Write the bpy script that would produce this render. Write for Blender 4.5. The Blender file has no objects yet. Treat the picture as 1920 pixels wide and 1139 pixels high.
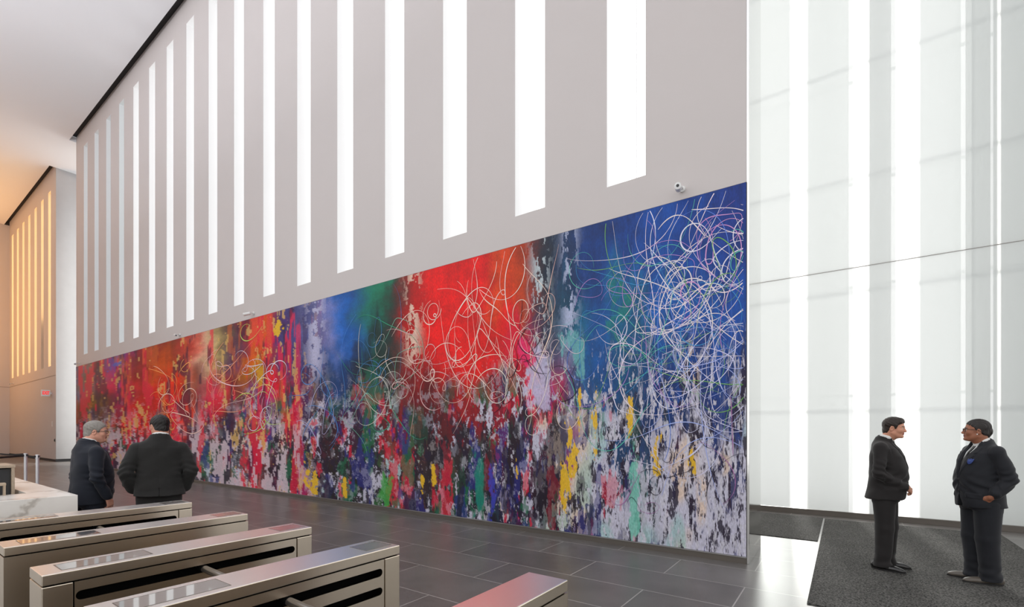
import bpy, bmesh, math, random
import numpy as np
from mathutils import Vector, Matrix, Euler

SC = bpy.context.scene
COL = SC.collection
R = math.radians

# ------------------------------------------------------------------ helpers
def tag(o, label=None, cat=None, group=None, kind=None):
    if label: o['label'] = label
    if cat: o['category'] = cat
    if group: o['group'] = group
    if kind: o['kind'] = kind
    return o

def empty(name, loc=(0, 0, 0), rz=0.0):
    o = bpy.data.objects.new(name, None)
    o.empty_display_size = 0.1
    COL.objects.link(o)
    o.location = loc
    o.rotation_euler = (0, 0, rz)
    return o

def link(name, me, mats, parent=None, smooth=False):
    if not isinstance(mats, (list, tuple)): mats = [mats]
    for m in mats: me.materials.append(m)
    if smooth and len(me.polygons):
        me.polygons.foreach_set('use_smooth', np.ones(len(me.polygons), dtype=bool))
    o = bpy.data.objects.new(name, me)
    COL.objects.link(o)
    if parent is not None: o.parent = parent
    return o

def from_arrays(name, V, F, mats, parent=None, smooth=True, mi=None, col=None):
    """V (n,3), F (m,4) or (m,3) arrays -> linked mesh object"""
    V = np.asarray(V, dtype=np.float32); F = np.asarray(F, dtype=np.int32)
    me = bpy.data.meshes.new(name)
    n = F.shape[1]
    me.vertices.add(len(V)); me.vertices.foreach_set('co', V.ravel())
    me.loops.add(F.size); me.loops.foreach_set('vertex_index', F.ravel())
    me.polygons.add(len(F))
    me.polygons.foreach_set('loop_start', np.arange(0, F.size, n, dtype=np.int32))
    if mi is not None: me.polygons.foreach_set('material_index', np.asarray(mi, dtype=np.int32))
    me.update(calc_edges=True)
    if col is not None:
        a = me.color_attributes.new('paint', 'FLOAT_COLOR', 'POINT')
        c4 = np.ones((len(V), 4), dtype=np.float32); c4[:, :3] = col
        a.data.foreach_set('color', c4.ravel())
    return link(name, me, mats, parent, smooth)

def bm_obj(name, bm, mats, parent=None, smooth=False):
    bmesh.ops.recalc_face_normals(bm, faces=bm.faces)
    me = bpy.data.meshes.new(name)
    bm.to_mesh(me); bm.free()
    return link(name, me, mats, parent, smooth)

def add_box(bm, lo, hi, bevel=0.0, seg=2):
    lo = Vector(lo); hi = Vector(hi)
    r = bmesh.ops.create_cube(bm, size=1.0)
    for v in r['verts']:
        v.co = Vector([(lo[i] + hi[i]) / 2 + v.co[i] * (hi[i] - lo[i]) for i in range(3)])
    if bevel > 0:
        es = list({e for v in r['verts'] for e in v.link_edges})
        bmesh.ops.bevel(bm, geom=es, offset=bevel, segments=seg, affect='EDGES', profile=0.5)

def box(name, lo, hi, m, parent=None, bevel=0.0):
    bm = bmesh.new(); add_box(bm, lo, hi, bevel)
    return bm_obj(name, bm, m, parent)

def add_tube(bm, pts, rad, seg=10, cap=True):
    """round tube along a polyline; rad may be a list"""
    pts = [Vector(p) for p in pts]
    if not isinstance(rad, (list, tuple)): rad = [rad] * len(pts)
    rings = []; up = None
    for i, p in enumerate(pts):
        t = (pts[min(i + 1, len(pts) - 1)] - pts[max(i - 1, 0)]).normalized()
        if up is None:
            up = Vector((0, 0, 1)) if abs(t.z) < 0.9 else Vector((1, 0, 0))
        s = t.cross(up).normalized(); u = s.cross(t).normalized(); up = u
        rings.append([bm.verts.new(p + (s * math.cos(2 * math.pi * k / seg) + u * math.sin(2 * math.pi * k / seg)) * rad[i]) for k in range(seg)])
    for a, b in zip(rings[:-1], rings[1:]):
        for k in range(seg):
            bm.faces.new((a[k], a[(k + 1) % seg], b[(k + 1) % seg], b[k]))
    if cap:
        bm.faces.new(rings[0][::-1]); bm.faces.new(rings[-1])

def tube(name, pts, rad, m, parent=None, seg=12):
    bm = bmesh.new(); add_tube(bm, pts, rad, seg)
    o = bm_obj(name, bm, m, parent, True)
    return o

def lathe(name, prof, m, parent=None, seg=24, loc=(0, 0, 0)):
    bm = bmesh.new(); rings = []
    for r, z in prof:
        rings.append([bm.verts.new((loc[0] + r * math.cos(2 * math.pi * k / seg), loc[1] + r * math.sin(2 * math.pi * k / seg), loc[2] + z)) for k in range(seg)])
    for a, b in zip(rings[:-1], rings[1:]):
        for k in range(seg):
            bm.faces.new((a[k], a[(k + 1) % seg], b[(k + 1) % seg], b[k]))
    bm.faces.new(rings[0][::-1]); bm.faces.new(rings[-1])
    return bm_obj(name, bm, m, parent)

# ------------------------------------------------------------------ materials
def srgb(r, g, b):
    f = lambda c: (c / 255) / 12.92 if c / 255 <= 0.04045 else ((c / 255 + 0.055) / 1.055) ** 2.4
    return (f(r), f(g), f(b))

def new_mat(name):
    m = bpy.data.materials.new(name); m.use_nodes = True
    nt = m.node_tree; b = nt.nodes['Principled BSDF']
    return m, nt, b

def N(nt, t, **kw):
    n = nt.nodes.new(t)
    for k, v in kw.items():
        if k in n.inputs: n.inputs[k].default_value = v
        else: setattr(n, k, v)
    return n

def plain(name, col, rough=0.5, metal=0.0, spec=0.5, var=0.0, scale=8.0, bump=0.0, bscale=200.0, coat=0.0, stretch=None):
    m, nt, b = new_mat(name)
    b.inputs['Roughness'].default_value = rough
    b.inputs['Metallic'].default_value = metal
    b.inputs['Specular IOR Level'].default_value = spec
    b.inputs['Coat Weight'].default_value = coat
    b.inputs['Base Color'].default_value = (*col, 1)
    tc = N(nt, 'ShaderNodeTexCoord')
    vec = tc.outputs['Object']
    if stretch:
        mp = N(nt, 'ShaderNodeMapping'); mp.inputs['Scale'].default_value = stretch
        nt.links.new(vec, mp.inputs['Vector']); vec = mp.outputs['Vector']
    if var > 0:
        n = N(nt, 'ShaderNodeTexNoise', Scale=scale, Detail=5.0)
        nt.links.new(vec, n.inputs['Vector'])
        mx = N(nt, 'ShaderNodeMix', data_type='RGBA')
        mx.inputs['A'].default_value = (*[c * (1 - var) for c in col], 1)
        mx.inputs['B'].default_value = (*[min(1, c * (1 + var)) for c in col], 1)
        nt.links.new(n.outputs['Fac'], mx.inputs['Factor'])
        nt.links.new(mx.outputs['Result'], b.inputs['Base Color'])
    if bump > 0:
        n2 = N(nt, 'ShaderNodeTexNoise', Scale=bscale, Detail=4.0)
        nt.links.new(vec, n2.inputs['Vector'])
        bp = N(nt, 'ShaderNodeBump', Strength=bump, Distance=0.002)
        nt.links.new(n2.outputs['Fac'], bp.inputs['Height'])
        nt.links.new(bp.outputs['Normal'], b.inputs['Normal'])
    return m

def emit(name, col, strength):
    m = bpy.data.materials.new(name); m.use_nodes = True
    nt = m.node_tree; nt.nodes.clear()
    e = N(nt, 'ShaderNodeEmission', Strength=strength); e.inputs['Color'].default_value = (*col, 1)
    o = N(nt, 'ShaderNodeOutputMaterial'); nt.links.new(e.outputs[0], o.inputs['Surface'])
    return m

M = {}
M['wall'] = plain('warm_white_paint', (0.575, 0.535, 0.525), 0.55, var=0.02, scale=1.2, spec=0.3)
M['reveal'] = plain('white_reveal_paint', (0.85, 0.85, 0.85), 0.5)
M['ceil'] = plain('ceiling_paint', (0.86, 0.87, 0.90), 0.6, var=0.015, scale=0.4)
M['dark'] = plain('dark_gap', (0.03, 0.03, 0.032), 0.7)
M['base'] = plain('bronze_base', (0.13, 0.115, 0.10), 0.35, metal=0.3, var=0.1, scale=3)
M['mirror_steel'] = plain('polished_steel', (0.80, 0.80, 0.79), 0.09, metal=1.0)
M['satin_steel'] = plain('satin_steel', (0.52, 0.515, 0.52), 0.32, metal=1.0, var=0.05, scale=3)
M['steel'] = plain('brushed_steel', (0.63, 0.55, 0.45), 0.27, metal=1.0, var=0.06, scale=6, bump=0.03, bscale=60, stretch=(1, 0.03, 1))
M['steel_lit_top'] = plain('brushed_steel_lit_top', (0.95, 0.93, 0.92), 0.30, metal=1.0, var=0.04, scale=5, bump=0.015, bscale=60, stretch=(1, 0.03, 1))  # same steel, colour lightened for the bright reflection on the lid tops
M['glass_panel'] = plain('smoked_display_glass', (0.55, 0.54, 0.53), 0.04, metal=0.9)
M['black'] = plain('black_interior', (0.003, 0.003, 0.003), 0.9, spec=0.05)
M['reader'] = plain('pale_reader_glass', (0.74, 0.70, 0.68), 0.22, metal=0.9)
M['arm'] = plain('dark_arm_steel', (0.20, 0.18, 0.16), 0.3, metal=0.8)
M['camwhite'] = plain('white_plastic', (0.75, 0.75, 0.74), 0.4)
M['camdark'] = plain('dark_lens', (0.02, 0.02, 0.022), 0.15)
M['post'] = plain('silver_post', (0.72, 0.72, 0.74), 0.3, metal=0.55)
M['belt'] = plain('black_webbing', (0.015, 0.015, 0.016), 0.8, bump=0.2, bscale=300)
M['wood'] = plain('tan_wood', (0.42, 0.33, 0.24), 0.45, var=0.2, scale=5, stretch=(1, 12, 12))
M['console'] = plain('slate_green_panel', (0.055, 0.07, 0.07), 0.5)
M['seam'] = plain('joint_line', (0.22, 0.19, 0.17), 0.7)
M['glow_tinted_reveal'] = plain('amber_glow_tinted_reveal', (0.80, 0.66, 0.50), 0.5)  # amber glow of the slots mixed into the reveal colour

# floor: grey stone tiles in running bond
def floor_mat():
    m, nt, b = new_mat('grey_stone_tiles')
    tc = N(nt, 'ShaderNodeTexCoord'); mp = N(nt, 'ShaderNodeMapping')
    mp.inputs['Location'].default_value = (2.535, -5.425 + 0.69 * 40, 0)
    nt.links.new(tc.outputs['Object'], mp.inputs['Vector'])
    br = N(nt, 'ShaderNodeTexBrick', offset=0.5, offset_frequency=2)
    br.inputs['Scale'].default_value = 1.0
    br.inputs['Mortar Size'].default_value = 0.007
    br.inputs['Mortar Smooth'].default_value = 0.3
    br.inputs['Brick Width'].default_value = 1.69
    br.inputs['Row Height'].default_value = 0.69
    br.inputs['Bias'].default_value = 0.0
    br.inputs['Color1'].default_value = (0.105, 0.097, 0.092, 1)
    br.inputs['Color2'].default_value = (0.135, 0.126, 0.119, 1)
    br.inputs['Mortar'].default_value = (0.32, 0.305, 0.29, 1)
    nt.links.new(mp.outputs['Vector'], br.inputs['Vector'])
    n1 = N(nt, 'ShaderNodeTexNoise', Scale=1.7, Detail=6.0); nt.links.new(tc.outputs['Object'], n1.inputs['Vector'])
    n2 = N(nt, 'ShaderNodeTexNoise', Scale=140.0, Detail=3.0); nt.links.new(tc.outputs['Object'], n2.inputs['Vector'])
    ad = N(nt, 'ShaderNodeMath', operation='ADD'); nt.links.new(n1.outputs['Fac'], ad.inputs[0]); nt.links.new(n2.outputs['Fac'], ad.inputs[1])
    mr = N(nt, 'ShaderNodeMapRange'); mr.inputs['From Min'].default_value = 0.6; mr.inputs['From Max'].default_value = 1.4
    mr.inputs['To Min'].default_value = 0.72; mr.inputs['To Max'].default_value = 1.3
    nt.links.new(ad.outputs[0], mr.inputs['Value'])
    mx = N(nt, 'ShaderNodeMix', data_type='RGBA', blend_type='MULTIPLY'); mx.inputs['Factor'].default_value = 1
    nt.links.new(br.outputs['Color'], mx.inputs['A']); nt.links.new(mr.outputs['Result'], mx.inputs['B'])
    nt.links.new(mx.outputs['Result'], b.inputs['Base Color'])
    b.inputs['Roughness'].default_value = 0.34
    b.inputs['Specular IOR Level'].default_value = 0.5
    bp = N(nt, 'ShaderNodeBump', Strength=0.12, Distance=0.002); nt.links.new(n2.outputs['Fac'], bp.inputs['Height'])
    nt.links.new(bp.outputs['Normal'], b.inputs['Normal'])
    return m
M['floor'] = floor_mat()

def carpet_mat():
    m, nt, b = new_mat('charcoal_entrance_carpet')
    tc = N(nt, 'ShaderNodeTexCoord')
    n = N(nt, 'ShaderNodeTexNoise', Scale=62.0, Detail=4.0, Roughness=0.75); nt.links.new(tc.outputs['Object'], n.inputs['Vector'])
    cr = N(nt, 'ShaderNodeValToRGB'); nt.links.new(n.outputs['Fac'], cr.inputs['Fac'])
    cr.color_ramp.elements[0].position = 0.40; cr.color_ramp.elements[0].color = (0.011, 0.011, 0.011, 1)
    cr.color_ramp.elements[1].position = 0.64; cr.color_ramp.elements[1].color = (0.155, 0.15, 0.14, 1)
    n0 = N(nt, 'ShaderNodeTexNoise', Scale=2.0, Detail=4.0); nt.links.new(tc.outputs['Object'], n0.inputs['Vector'])
    mr = N(nt, 'ShaderNodeMapRange'); mr.inputs['To Min'].default_value = 0.75; mr.inputs['To Max'].default_value = 1.25
    nt.links.new(n0.outputs['Fac'], mr.inputs['Value'])
    mx = N(nt, 'ShaderNodeMix', data_type='RGBA', blend_type='MULTIPLY'); mx.inputs['Factor'].default_value = 1
    nt.links.new(cr.outputs['Color'], mx.inputs['A']); nt.links.new(mr.outputs['Result'], mx.inputs['B'])
    nt.links.new(mx.outputs['Result'], b.inputs['Base Color'])
    b.inputs['Roughness'].default_value = 0.95
    b.inputs['Specular IOR Level'].default_value = 0.15
    bp = N(nt, 'ShaderNodeBump', Strength=0.7, Distance=0.006); nt.links.new(n.outputs['Fac'], bp.inputs['Height'])
    nt.links.new(bp.outputs['Normal'], b.inputs['Normal'])
    return m
M['carpet'] = carpet_mat()

def marble_mat():
    m, nt, b = new_mat('white_veined_marble')
    tc = N(nt, 'ShaderNodeTexCoord')
    mp = N(nt, 'ShaderNodeMapping'); mp.inputs['Rotation'].default_value = (0.5, 0.4, 0.6)
    nt.links.new(tc.outputs['Object'], mp.inputs['Vector'])
    w = N(nt, 'ShaderNodeTexWave', wave_type='BANDS', Scale=0.55, Distortion=14.0, Detail=6.0)
    w.inputs['Detail Scale'].default_value = 1.4; w.inputs['Detail Roughness'].default_value = 0.62
    nt.links.new(mp.outputs['Vector'], w.inputs['Vector'])
    cr = N(nt, 'ShaderNodeValToRGB'); nt.links.new(w.outputs['Fac'], cr.inputs['Fac'])
    e = cr.color_ramp.elements
    e[0].position = 0.0; e[0].color = (0.50, 0.46, 0.42, 1)
    e[1].position = 1.0; e[1].color = (0.82, 0.79, 0.75, 1)
    x = e.new(0.03); x.color = (0.66, 0.62, 0.57, 1)
    x = e.new(0.10); x.color = (0.77, 0.74, 0.70, 1)
    nt.links.new(cr.outputs['Color'], b.inputs['Base Color'])
    b.inputs['Roughness'].default_value = 0.25
    return m
M['marble'] = marble_mat()

def pane_mat():
    """milky back-lit glass: scatters the daylight that falls on its far side into the hall"""
    m = bpy.data.materials.new('milky_glass_wall'); m.use_nodes = True
    nt = m.node_tree; nt.nodes.clear()
    d = N(nt, 'ShaderNodeBsdfDiffuse'); d.inputs['Color'].default_value = (0.86, 0.87, 0.87, 1)
    t = N(nt, 'ShaderNodeBsdfTranslucent'); t.inputs['Color'].default_value = (0.97, 0.97, 0.96, 1)
    tp = N(nt, 'ShaderNodeBsdfTransparent'); tp.inputs['Color'].default_value = (0.95, 0.96, 0.96, 1)
    g = N(nt, 'ShaderNodeBsdfGlossy', Roughness=0.12); g.inputs['Color'].default_value = (1, 1, 1, 1)
    m1 = N(nt, 'ShaderNodeMixShader'); m1.inputs[0].default_value = 0.86
    nt.links.new(d.outputs[0], m1.inputs[1]); nt.links.new(t.outputs[0], m1.inputs[2])
    fr = N(nt, 'ShaderNodeFresnel', IOR=1.4)
    ml = N(nt, 'ShaderNodeMath', operation='MULTIPLY'); ml.inputs[1].default_value = 0.5
    nt.links.new(fr.outputs[0], ml.inputs[0])
    m2 = N(nt, 'ShaderNodeMixShader'); nt.links.new(ml.outputs[0], m2.inputs[0])
    nt.links.new(m1.outputs[0], m2.inputs[1]); nt.links.new(g.outputs[0], m2.inputs[2])
    m3 = N(nt, 'ShaderNodeMixShader'); m3.inputs[0].default_value = 0.32
    nt.links.new(m2.outputs[0], m3.inputs[1]); nt.links.new(tp.outputs[0], m3.inputs[2])
    o = N(nt, 'ShaderNodeOutputMaterial'); nt.links.new(m3.outputs[0], o.inputs['Surface'])
    return m
M['pane'] = pane_mat()

def fin_mat(name, tr):
    m = bpy.data.materials.new(name); m.use_nodes = True
    nt = m.node_tree; nt.nodes.clear()
    d = N(nt, 'ShaderNodeBsdfDiffuse'); d.inputs['Color'].default_value = (0.75, 0.77, 0.77, 1)
    t = N(nt, 'ShaderNodeBsdfTransparent'); t.inputs['Color'].default_value = (tr, tr * 1.02, tr * 1.02, 1)
    m1 = N(nt, 'ShaderNodeMixShader'); m1.inputs[0].default_value = 0.50
    nt.links.new(d.outputs[0], m1.inputs[1]); nt.links.new(t.outputs[0], m1.inputs[2])
    o = N(nt, 'ShaderNodeOutputMaterial'); nt.links.new(m1.outputs[0], o.inputs['Surface'])
    return m
M['fin'] = fin_mat('frosted_fin_glass', 0.80); M['fin_dark'] = fin_mat('tinted_fin_glass', 0.64)
def clear_mat():
    m = bpy.data.materials.new('clear_glass_back'); m.use_nodes = True
    nt = m.node_tree; nt.nodes.clear()
    t = N(nt, 'ShaderNodeBsdfTransparent'); t.inputs['Color'].default_value = (0.97, 0.98, 0.98, 1)
    o = N(nt, 'ShaderNodeOutputMaterial'); nt.links.new(t.outputs[0], o.inputs['Surface'])
    return m
M['clear'] = clear_mat()
def glass_sheet(name, lo, hi):
    bm = bmesh.new(); add_box(bm, lo, hi)
    bmesh.ops.recalc_face_normals(bm, faces=bm.faces)
    for f in bm.faces: f.material_index = 0 if f.normal.y < -.5 else 1
    return tag(bm_obj(name, bm, [M['pane'], M['clear']]), kind='structure')

def paint_mat(name, rough=0.45, fine=0.25, spec=0.35):
    m, nt, b = new_mat(name)
    at = N(nt, 'ShaderNodeAttribute', attribute_name='paint')
    tc = N(nt, 'ShaderNodeTexCoord')
    mp = N(nt, 'ShaderNodeMapping'); mp.inputs['Scale'].default_value = (60, 60, 22)
    nt.links.new(tc.outputs['Object'], mp.inputs['Vector'])
    n = N(nt, 'ShaderNodeTexNoise', Scale=1.0, Detail=3.0); nt.links.new(mp.outputs['Vector'], n.inputs['Vector'])
    mr = N(nt, 'ShaderNodeMapRange'); mr.inputs['From Min'].default_value = 0.3; mr.inputs['From Max'].default_value = 0.7
    mr.inputs['To Min'].default_value = 1 - fine; mr.inputs['To Max'].default_value = 1 + fine
    nt.links.new(n.outputs['Fac'], mr.inputs['Value'])
    mx = N(nt, 'ShaderNodeMix', data_type='RGBA', blend_type='MULTIPLY'); mx.inputs['Factor'].default_value = 1
    nt.links.new(at.outputs['Color'], mx.inputs['A']); nt.links.new(mr.outputs['Result'], mx.inputs['B'])
    nt.links.new(mx.outputs['Result'], b.inputs['Base Color'])
    b.inputs['Roughness'].default_value = rough
    b.inputs['Specular IOR Level'].default_value = spec
    return m
M['mural'] = paint_mat('mural_paint', 0.5, 0.18)
M['line'] = paint_mat('paint_line', 0.5, 0.0)
M['skin'] = paint_mat('skin', 0.5, 0.04)

# ------------------------------------------------------------------ setting
WY = 6.384          # plane of the painted wall
WB = 7.353          # its back
ZC = 15.46          # ceiling
PY = 10.87          # plane of the milky glass wall

floor = box('floor', (-46.5, -8, -0.12), (9, 11.4, 0), M['floor']); tag(floor, kind='structure')
bm = bmesh.new()
add_box(bm, (-46.2, -8, ZC), (9, 6.13, ZC + 0.25))
add_box(bm, (-46.2, 6.13, ZC + 0.75), (9, PY + 0.6, ZC + 1.0))
add_box(bm, (-46.2, 7.55, ZC + 0.02), (9, PY + 0.2, ZC + 0.24))
add_box(bm, (-33.82, 6.1301, ZC), (-30.085, 7.56, ZC + 0.24))
ce = bm_obj('ceiling', bm, M['ceil']); tag(ce, kind='structure')
# shadow gap between ceiling and wall, its shade put in as dark blocks
bm = bmesh.new(); add_box(bm, (-46.2, 6.135, ZC + 0.26), (-33.85, WY + 0.02, ZC + 0.74)); add_box(bm, (-30.08, 6.135, ZC + 0.26), (9, WY + 0.02, ZC + 0.74))
g = bm_obj('trim_1', bm, M['dark']); tag(g, kind='structure')

def holed_wall(name, x0, x1, y0, y1, z0, z1, holes, m, parent=None):
    """wall slab in the XZ plane with rectangular holes (xl, xr, zb, zt), all holes sharing zb/zt, reveals included"""
    bm = bmesh.new()
    hs = sorted(holes); zb = hs[0][2]; zt = hs[0][3]
    xs = [x0] + [v for h in hs for v in h[:2]] + [x1]
    def quad(pts):
        bm.faces.new([bm.verts.new(p) for p in pts])
    for y in (y0, y1):
        quad([(x0, y, z0), (x1, y, z0), (x1, y, zb), (x0, y, zb)])
        quad([(x0, y, zt), (x1, y, zt), (x1, y, z1), (x0, y, z1)])
        for i in range(0, len(xs), 2):
            quad([(xs[i], y, zb), (xs[i + 1], y, zb), (xs[i + 1], y, zt), (xs[i], y, zt)])
    for xa, xb in ((x0, x0), (x1, x1)):
        quad([(xa, y0, z0), (xa, y1, z0), (xa, y1, z1), (xa, y0, z1)])
    quad([(x0, y0, z0), (x1, y0, z0), (x1, y1, z0), (x0, y1, z0)])
    quad([(x0, y0, z1), (x1, y0, z1), (x1, y1, z1), (x0, y1, z1)])
    nmain = len(bm.faces)
    for xl, xr, a, b in hs:
        quad([(xl, y0, a), (xl, y1, a), (xl, y1, b), (xl, y0, b)])
        quad([(xr, y0, a), (xr, y1, a), (xr, y1, b), (xr, y0, b)])
        quad([(xl, y0, a), (xr, y0, a), (xr, y1, a), (xl, y1, a)])
        quad([(xl, y0, b), (xr, y0, b), (xr, y1, b), (xl, y1, b)])
    bm.faces.ensure_lookup_table()
    for i, f in enumerate(bm.faces): f.material_index = 0 if i < nmain else 1
    bmesh.ops.remove_doubles(bm, verts=bm.verts, dist=1e-5)
    return bm_obj(name, bm, m, parent)

ZB, ZT = 5.18, 14.86
holes = []
for i in range(17):
    xr = -2.24 - 1.6255 * i
    holes.append((xr - 0.575, xr, ZB, ZT))
w = holed_wall('wall_back', -30.08, -0.975, WY, WB, 0, ZC + 0.6, holes, [M['wall'], M['reveal']]); tag(w, kind='structure')
pane_day = emit('daylit_frosted_glass', (1.0, 1.0, 1.0), 2.1)  # daylight put in as pane glow, dimmed for the shaded far slots
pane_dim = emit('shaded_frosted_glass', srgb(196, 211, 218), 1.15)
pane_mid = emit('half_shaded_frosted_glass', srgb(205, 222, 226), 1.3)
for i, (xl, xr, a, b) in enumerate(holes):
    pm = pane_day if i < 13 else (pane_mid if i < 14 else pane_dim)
    o = box('window_%d' % (i + 1), (xl, WY + 0.68, a), (xr, WY + 0.72, b), pm); tag(o, kind='structure')
    box('window_mullion', (xl + 0.19, WY + 0.655, a), (xl + 0.205, WY + 0.679, b), M['reveal'], o)
# polished end cap of the wall, edge trims
o = box('trim_2', (-0.974, WY - 0.004, 0), (-0.945, WB + 0.002, ZC), M['mirror_steel'], None, 0.004); tag(o, kind='structure')
o = box('baseboard_back', (-30.08, WY - 0.022, 0.0), (-0.975, WY - 0.001, 0.075), M['base']); tag(o, kind='structure')
o = box('trim_3', (-30.08, WY - 0.030, 0.076), (-0.975, WY - 0.001, 0.088), M['satin_steel']); tag(o, kind='structure')

# far bay with amber slots, on the same line, past the gap
holes2 = []
for i in range(7):
    xr = -34.92 - 1.625 * i
    holes2.append((xr - 0.56, xr, 5.12, 14.6))
w = holed_wall('wall_back_far', -45.95, -33.87, WY, WB, 0, ZC + 0.6, holes2, [M['wall'], M['glow_tinted_reveal']]); tag(w, kind='structure')
amber = emit('amber_light_panel', (1.0, 0.72, 0.38), 2.9)
for i, (xl, xr, a, b) in enumerate(holes2):
    zl = 7.9 if i == 1 else a
    o = box('window_%d' % (i + 18), (xl, WY + 0.30, zl), (xr, WY + 0.34, b), amber); tag(o, kind='structure')
    if i == 1:
        box('unlit_panel', (xl, WY + 0.30, a), (xr, WY + 0.34, zl), M['seam'], o)
o = box('trim_4', (-33.87, WY - 0.004, 0.10), (-33.83, WB + 0.002, ZC + 0.5), M['satin_steel'], None, 0.004); tag(o, kind='structure')
o = box('trim_5', (-45.95, WY - 0.006, 4.55), (-33.87, WY - 0.0005, 4.575), M['seam']); tag(o, kind='structure')
o = box('baseboard_far', (-45.95, WY - 0.02, 0), (-33.85, WY - 0.001, 0.12), M['dark']); tag(o, kind='structure')
o = box('trim_6', (-33.85, WY - 0.02, 0), (-33.80, WB + 0.02, 0.14), M['dark']); tag(o, kind='structure')
# far end wall and a wall across the back of the gap
o = box('wall_left', (-46.2, -7.29, 0), (-45.951, PY, ZC - 0.001), M['wall']); tag(o, kind='structure')
o = box('trim_60', (-46.2, 6.131, ZC), (-45.951, WY - 0.001, ZC + 0.25), M['dark']); tag(o, kind='structure')

o = box('wall_front_blocker', (-46.2, -7.6, 0), (-20, -7.3, ZC - 0.001), M['wall']); tag(o, kind='structure')  # unseen wall added to keep fill light off the far bay
o = box('trim_7', (-45.95, -7.29, 4.55), (-45.944, WY - 0.01, 4.575), M['seam']); tag(o, kind='structure')

# milky glass wall in two tiers
SEAM = 4.69
glass_sheet('window_25', (-32, PY, 0.11), (8.5, PY + 0.03, SEAM - 0.004))
glass_sheet('window_26', (-32, PY, SEAM + 0.004), (8.5, PY + 0.03, ZC + 0.3))
o = box('trim_8', (-32, PY + 0.005, SEAM - 0.0039), (8.5, PY + 0.028, SEAM + 0.0039), M['seam']); tag(o, kind='structure')
o = box('baseboard_right', (-32, PY - 0.03, 0), (8.5, PY + 0.03, 0.105), M['base'], None, 0.003); tag(o, kind='structure')
# upright glass fins and rails of the facade behind it
k = 0
FY = PY + 0.55
fins = [(-4.2, -2.1, 0), (-1.75, -0.95, 0.25), (-0.66, 0.08, 0), (0.335, 0.72, -0.2), (1.01, 1.70, 0), (1.72, 2.02, -0.3), (2.06, 5.5, -0.3)]
for a, b, dy in fins:
    o = box('trim_%d' % (9 + k), (a, FY + dy, -0.1), (b, FY + dy + 0.04, 16.6), M['fin_dark'] if dy < 0 else M['fin']); tag(o, kind='structure'); k += 1
for j, z in enumerate((1.95 - 0.0, 4.18, 6.3, 8.4, 10.5, 12.6)):
    o = box('trim_%d' % (9 + k), (-9, FY + 0.50, z + 0.38), (6, FY + 0.54, z + 0.43), M['fin']); tag(o, kind='structure'); k += 1

# door mats
def mat_rug(name, x0, x1, y0, y1, label):
    bm = bmesh.new(); add_box(bm, (x0, y0, 0.0), (x1, y1, 0.012), 0.005)
    return tag(bm_obj(name, bm, M['carpet']), label, 'mat')
mat_rug('entrance_mat', -0.285, 2.015, 5.23, 10.45, 'large charcoal entrance mat under the two standing guards')
mat_rug('entrance_mat', -3.2, -0.315, 8.27, 10.52, 'smaller grey mat lying beyond the end of the mural wall')
# ------------------------------------------------------------------ turnstiles
def stadium(y0, y1, z0, z1, n=10):
    r = (z1 - z0) / 2; zc = (z0 + z1) / 2; pts = []
    for k in range(n + 1):
        a = -math.pi / 2 + math.pi * k / n
        pts.append((y1 - r + r * math.cos(a), zc + r * math.sin(a)))
    for k in range(n + 1):
        a = math.pi / 2 + math.pi * k / n
        pts.append((y0 + r + r * math.cos(a), zc + r * math.sin(a)))
    return pts

def slotted_panel(name, x, t, y0, y1, z0, z1, slots, m, parent):
    """sheet panel at plane x, thickness t towards -x, with rounded slots cut right through"""
    bm = bmesh.new(); edges = []
    def loop(pts):
        vs = [bm.verts.new((x, a, b)) for a, b in pts]
        for i in range(len(vs)): edges.append(bm.edges.new((vs[i], vs[(i + 1) % len(vs)])))
    loop([(y0, z0), (y1, z0), (y1, z1), (y0, z1)])
    for s in slots: loop(stadium(*s))
    bmesh.ops.triangle_fill(bm, edges=edges, use_beauty=True)
    r = bmesh.ops.extrude_face_region(bm, geom=bm.faces[:])
    for v in [v for v in r['geom'] if isinstance(v, bmesh.types.BMVert)]: v.co.x -= t
    return bm_obj(name, bm, m, parent)

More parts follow.
